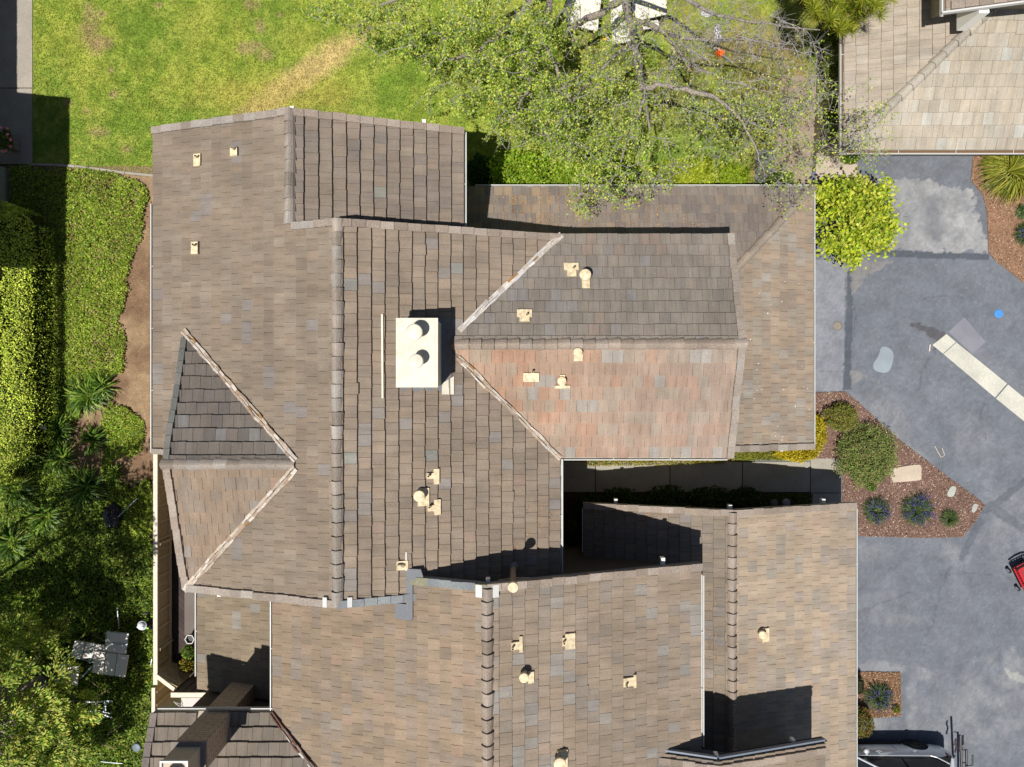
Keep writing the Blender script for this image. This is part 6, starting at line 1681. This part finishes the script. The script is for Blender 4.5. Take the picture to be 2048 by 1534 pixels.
for t in T:
    hw, zs, zh = (float(np.interp(t, tt, [s[i] for s in ST])) for i in (1, 2, 3))
    r = ring(t, hw, zs, zh)
    for w in WX:
        d = abs(t - w)
        if d < .445:
            za = .36 + math.sqrt(.445 ** 2 - d ** 2)
            for q in r:
                if q.z < za: q.z = min(za, zh - .02)
    rings.append(r)
m = MB(); nr_ = len(rings[0]); vs = [q for r in rings for q in r]
fs = [(i * nr_ + j, (i + 1) * nr_ + j, (i + 1) * nr_ + j + 1, i * nr_ + j + 1) for i in range(len(rings) - 1) for j in range(nr_ - 1)]
fs += [tuple(range(nr_)), tuple((len(rings) - 1) * nr_ + k for k in range(nr_))[::-1]]
m.add(vs, fs)
body = m.build('body', M_PAINT, car, smooth=True)
mod = body.modifiers.new('edges', 'EDGE_SPLIT'); mod.split_angle = math.radians(38)
# cabin
def cabin(t0, t1, hw0, hw1, z0, z1, name, mat, par, inset=0):
    (a0, a1), (b0, b1) = t0, t1
    v = [Vector((xs(a0), YC - hw0, z0)), Vector((xs(a0), YC + hw0, z0)), Vector((xs(a1), YC + hw0, z0)), Vector((xs(a1), YC - hw0, z0)),
         Vector((xs(b0), YC - hw1, z1)), Vector((xs(b0), YC + hw1, z1)), Vector((xs(b1), YC + hw1, z1)), Vector((xs(b1), YC - hw1, z1))]
    q = MB(); q.add(v, [(0, 1, 2, 3), (7, 6, 5, 4), (0, 4, 5, 1), (1, 5, 6, 2), (2, 6, 7, 3), (3, 7, 4, 0)]); return q.build(name, mat, par)
cabin((.16, 3.62), (.62, 2.82), .83, .63, 1.0, 1.60, 'window_glass', M_GLASS, car)
roofm = MB()
rv = []
for t_, w_, z_ in ((.55, .60, 1.58), (.62, .66, 1.62), (1.4, .68, 1.67), (2.3, .67, 1.66), (2.85, .62, 1.60)):
    rv.append([Vector((xs(t_), YC + a * w_, z_ - .05 * abs(a) ** 3)) for a in (-1, -.8, -.4, 0, .4, .8, 1)])
roofm.add([q for r in rv for q in r], [(i * 7 + j, (i + 1) * 7 + j, (i + 1) * 7 + j + 1, i * 7 + j + 1) for i in range(4) for j in range(6)])
rf = roofm.build('roof', M_PAINT, car, smooth=True)
so = rf.modifiers.new('thickness', 'SOLIDIFY'); so.thickness = .04
M_TRIM = mat_plain('bright_belt_trim', (.75, .76, .78), .3, .6, namt=.02)
for sgn in (1, -1):
    e = lambda t_, w_, z_: Vector((xs(t_), YC + sgn * w_, z_))
    MB().tube([e(3.45, .86, 1.03), e(2.4, .875, 1.055), e(.95, .875, 1.07)], .016, 6).build('window_trim', M_TRIM, car)
    MB().tube([e(.95, .875, 1.07), e(.75, .84, 1.12), e(.45, .74, 1.36)], .022, 6).build('rear_pillar_trim', M_TRIM, car)
    MB().tube([e(3.6, .84, 1.02), e(2.86, .645, 1.60)], .035, 6).build('windscreen_pillar', M_PAINT, car)
    MB().bar(e(1.98, .80, 1.06), e(1.92, .655, 1.59), .06, .02).build('door_pillar', M_DARK, car)
    MB().tube([e(.7, .60, 1.68), e(2.6, .60, 1.69)], .018, 6).build('roof_rail', M_TRIM, car)
    for t_ in (2.78, 1.50):
        h_ = MB().tube([e(t_, .925, .90), e(t_ - .10, .962, .905), e(t_ - .22, .925, .90)], .017, 6).build('door_handle', M_TRIM, car)
    for t_ in (1.98, .98):
        MB().bar(e(t_, .938, .42), e(t_ - .0, .944, .80), .008, .006, up=(1, 0, 0)).build('door_gap', M_DARK, car)
    MB().bar(e(3.35, .925, .36), e(1.62, .925, .36), .06, .10).build('side_sill', M_DARK, car)
    mi = MB().lathe(tuple(e(3.18, 1.02, 1.02)), [(.03, -.07), (.085, -.05), (.10, .02), (.08, .075), (.01, .09)], 14).build('wing_mirror', M_PAINT, car, smooth=True)
    MB().bar(e(3.16, .86, 1.02), e(3.18, .98, 1.02), .05, .04).build('mirror_arm', M_PAINT, mi)
    MB().prism([tuple(e(.02, .62, 0)[:2]), tuple(e(.30, .90, 0)[:2]), tuple(e(.34, .86, 0)[:2]), tuple(e(.08, .56, 0)[:2])], .78, [.93, 1.00, 1.07, .99]).build('tail_light', mat_plain('smoked_red_lens', (.09, .035, .04), .2), car)
    for w in WX:
        cx_ = xs(w); o_ = YC + sgn * .90
        wh = MB().tube([(cx_, o_ - sgn * .22, .36), (cx_, o_ - sgn * .01, .36), (cx_, o_, .36)], [.36, .36, .335], 32).build('wheel', M_RUB, car)
        MB().tube([(cx_, o_ + sgn * .001, .36), (cx_, o_ + sgn * .006, .36)], .245, 28).build('rim', mat_plain('dark_alloy', (.05, .05, .052), .35, .6), wh)
        spk = MB()
        for k in range(10):
            a_ = k * math.pi / 5; spk.bar((cx_, o_ + sgn * .012, .36), (cx_ + .235 * math.cos(a_), o_ + sgn * .012, .36 + .235 * math.sin(a_)), .02, .012, up=(0, 1, 0))
        spk.tube([(cx_, o_ + sgn * .01, .36), (cx_, o_ + sgn * .03, .36)], .035, 12); spk.build('spokes', mat_plain('grey_alloy', (.10, .10, .105), .35, .7), wh)
MB().box((xs(4.1), YC - .6, .18), (xs(.5), YC + .6, .34)).build('underbody', M_DARK, car)
br = empty('bike_rack', (15.95, -13.6, 0), 'black bicycle carrier folded up behind the silver car', 'bike rack')
M_BLK = mat_plain('black_coated_metal', (.02, .02, .022), .45, .3)
MB().tube([(15.55, -13.92, .42), (16.0, -13.92, .42), (16.05, -13.85, .7)], .03, 8).build('hitch_bar', M_BLK, br)
MB().tube([(15.98, -14.6, .78), (15.95, -13.9, .80), (15.88, -12.45, .82)], .04, 8).build('carrier_arm', M_BLK, br)
MB().tube([(16.16, -14.5, .74), (16.14, -13.0, .76)], .04, 8).tube([(15.98, -13.0, .78), (16.14, -13.02, .76)], .018, 8).tube([(15.96, -13.45, .78), (16.16, -13.47, .76)], .018, 8).build('wheel_tray', M_BLK, br)
MB().tube([(16.3, -13.5, .86), (16.3, -13.15, .86)], .032, 8).tube([(16.3, -13.5, .86), (16.1, -13.55, .82)], .016, 6).tube([(16.32, -13.6, .84), (16.18, -13.7, .8), (16.3, -13.85, .8)], .016, 6).build('support_arm', M_BLK, br)
pd = MB()
for k in range(9): pd.lathe((15.74 - .02 * math.sin(k), -12.62 - k * .055, .8), [(.01, -.03), (.035, -.01), (.03, .02), (.01, .03)], 8)
pd.build('strap_teeth', mat_plain('dark_maroon_rubber', (.07, .03, .035), .7), br)

# ================================================================== the person in a white hard hat by the fence
def skin_body(name, verts, edges, radii, mat, parent, origin):
    me = bpy.data.meshes.new(name); me.from_pydata([Vector(v) - Vector(origin) for v in verts], edges, []); me.update()
    o = bpy.data.objects.new(name, me); COL.objects.link(o); me.materials.append(mat)
    o.modifiers.new('skin', 'SKIN'); sub = o.modifiers.new('sub', 'SUBSURF'); sub.levels = 1; sub.render_levels = 2
    sv = me.skin_vertices[0].data
    for i, r in enumerate(radii): sv[i].radius = (r, r)
    sv[0].use_root = True
    if parent: o.parent = parent
    return o
hx, hy = P(283, 1251, 1.62).x + .02, P(283, 1251, 1.62).y
per = empty('person', (hx + .1, hy, 0), 'person in a white hard hat and dark clothes with lime patches beside the timber fence', 'person')
def B_(dx, dy, z): return (hx + dx, hy + dy, z)
mskin = mat_plain('skin', (.45, .26, .18), .6, namt=.04, bump=0)
mcl, n_, l_, bs_ = new_mat('dark_work_clothes')
tc_ = n_.new('ShaderNodeTexCoord'); sx_ = n_.new('ShaderNodeSeparateXYZ'); l_.new(tc_.outputs['Object'], sx_.inputs[0])
rp = n_.new('ShaderNodeValToRGB'); rp.color_ramp.interpolation = 'CONSTANT'
rp.color_ramp.elements[0].color = (.02, .022, .03, 1); rp.color_ramp.elements[1].position = .46; rp.color_ramp.elements[1].color = (.03, .028, .026, 1)
mm_ = n_.new('ShaderNodeMath'); mm_.operation = 'DIVIDE'; mm_.inputs[1].default_value = 2.0; l_.new(sx_.outputs[2], mm_.inputs[0]); l_.new(mm_.outputs[0], rp.inputs[0]); l_.new(rp.outputs[0], bs_.inputs['Base Color']); bs_.inputs['Roughness'].default_value = .9
# pelvis root, spine, neck, head; shoulders at right angles to the gaze (facing up-left)
V_ = [B_(.12, .0, .92), B_(.10, .0, 1.08), B_(.07, 0, 1.25), B_(.04, 0, 1.40), B_(.02, 0, 1.48), B_(.0, .0, 1.56), B_(-.005, .0, 1.66)]
E_ = [(0, 1), (1, 2), (2, 3), (3, 4), (4, 5), (5, 6)]; R_ = [.15, .13, .15, .13, .06, .095, .085]
def chain(start, pts, rad):
    i = start
    for q, r in zip(pts, rad): V_.append(q); R_.append(r); E_.append((i, len(V_) - 1)); i = len(V_) - 1
    return i
handN = chain(3, [B_(.08, .17, 1.40), B_(.0, .24, 1.16), B_(-.16, .22, 1.02), B_(-.21, .21, 1.01)], [.075, .052, .038, .035])
handS = chain(3, [B_(.10, -.17, 1.40), B_(.16, -.25, 1.16), B_(.10, -.24, .95), B_(.085, -.24, .90)], [.075, .052, .038, .035])
for hi_, dx_ in ((handN, (-1, 0, -.1)), (handS, (-.15, 0, -1))):
    h0 = Vector(V_[hi_]); d_ = Vector(dx_).normalized(); sd2 = Vector((0, 1, 0))
    for k, (o_, ln_) in enumerate(((-.03, .065), (-.01, .08), (.01, .078), (.03, .06))):
        chain(hi_, [tuple(h0 + d_ * .045 + sd2 * o_), tuple(h0 + d_ * (.045 + ln_ * .5) + sd2 * o_), tuple(h0 + d_ * (.045 + ln_) + sd2 * o_ + Vector((.012, 0, -.015)))], [.010, .009, .007])
    chain(hi_, [tuple(h0 + d_ * .01 + sd2 * .04), tuple(h0 + d_ * .045 + sd2 * .06)], [.011, .008])
for sgn in (1, -1):
    chain(0, [B_(.13, sgn * .10, .86), B_(.10, sgn * .12, .48), B_(.15, sgn * .12, .09), B_(.02, sgn * .13, .045)], [.10, .07, .048, .042])
skin_body('body', V_, E_, R_, mcl, per, per.location)
MB().lathe(B_(0, 0, 1.60), [(.088, -.1), (.098, 0), (.09, .06), (.06, .1)], 16).build('head', mskin, per, smooth=True)
m = MB()
for sgn in (1, -1): m.lathe(B_(-.088, sgn * .032, 1.60), [(.003, -.01), (.012, 0), (.003, .01)], 8)
m.build('eyes', M_DARK, per); MB().lathe(B_(-.102, 0, 1.575), [(.008, -.02), (.018, -.012), (.01, .02)], 8).build('nose', mskin, per); MB().bar(B_(-.096, -.022, 1.54), B_(-.096, .022, 1.54), .012, .008).build('mouth', mat_plain('lips', (.3, .12, .1), .6), per)
hh_ = MB().lathe(B_(0, 0, 1.62), [(.165, 0), (.155, .012), (.135, .02), (.130, .06), (.105, .11), (.06, .14), (.01, .15)], 28).build('hard_hat', mat_plain('white_hard_hat', (.74, .78, .84), .35, namt=.02), per, smooth=True)
MB().bar(B_(-.10, 0, 1.758), B_(.10, 0, 1.758), .03, .03).build('hat_ridge', mat_plain('white_hat_ridge', (.74, .78, .84), .35, namt=.02), hh_)
M_LIME = mat_plain('lime_reflective', (.35, .75, .05), .6, namt=.05)
MB().bar(B_(.02, .12, 1.49), B_(.13, .16, 1.45), .09, .03).bar(B_(.02, -.12, 1.49), B_(.13, -.16, 1.45), .05, .03).build('vest_patch', M_LIME, per)
MB().bar(B_(.16, .20, 1.36), B_(.22, .18, 1.28), .08, .03).build('vest_patch', M_LIME, per)
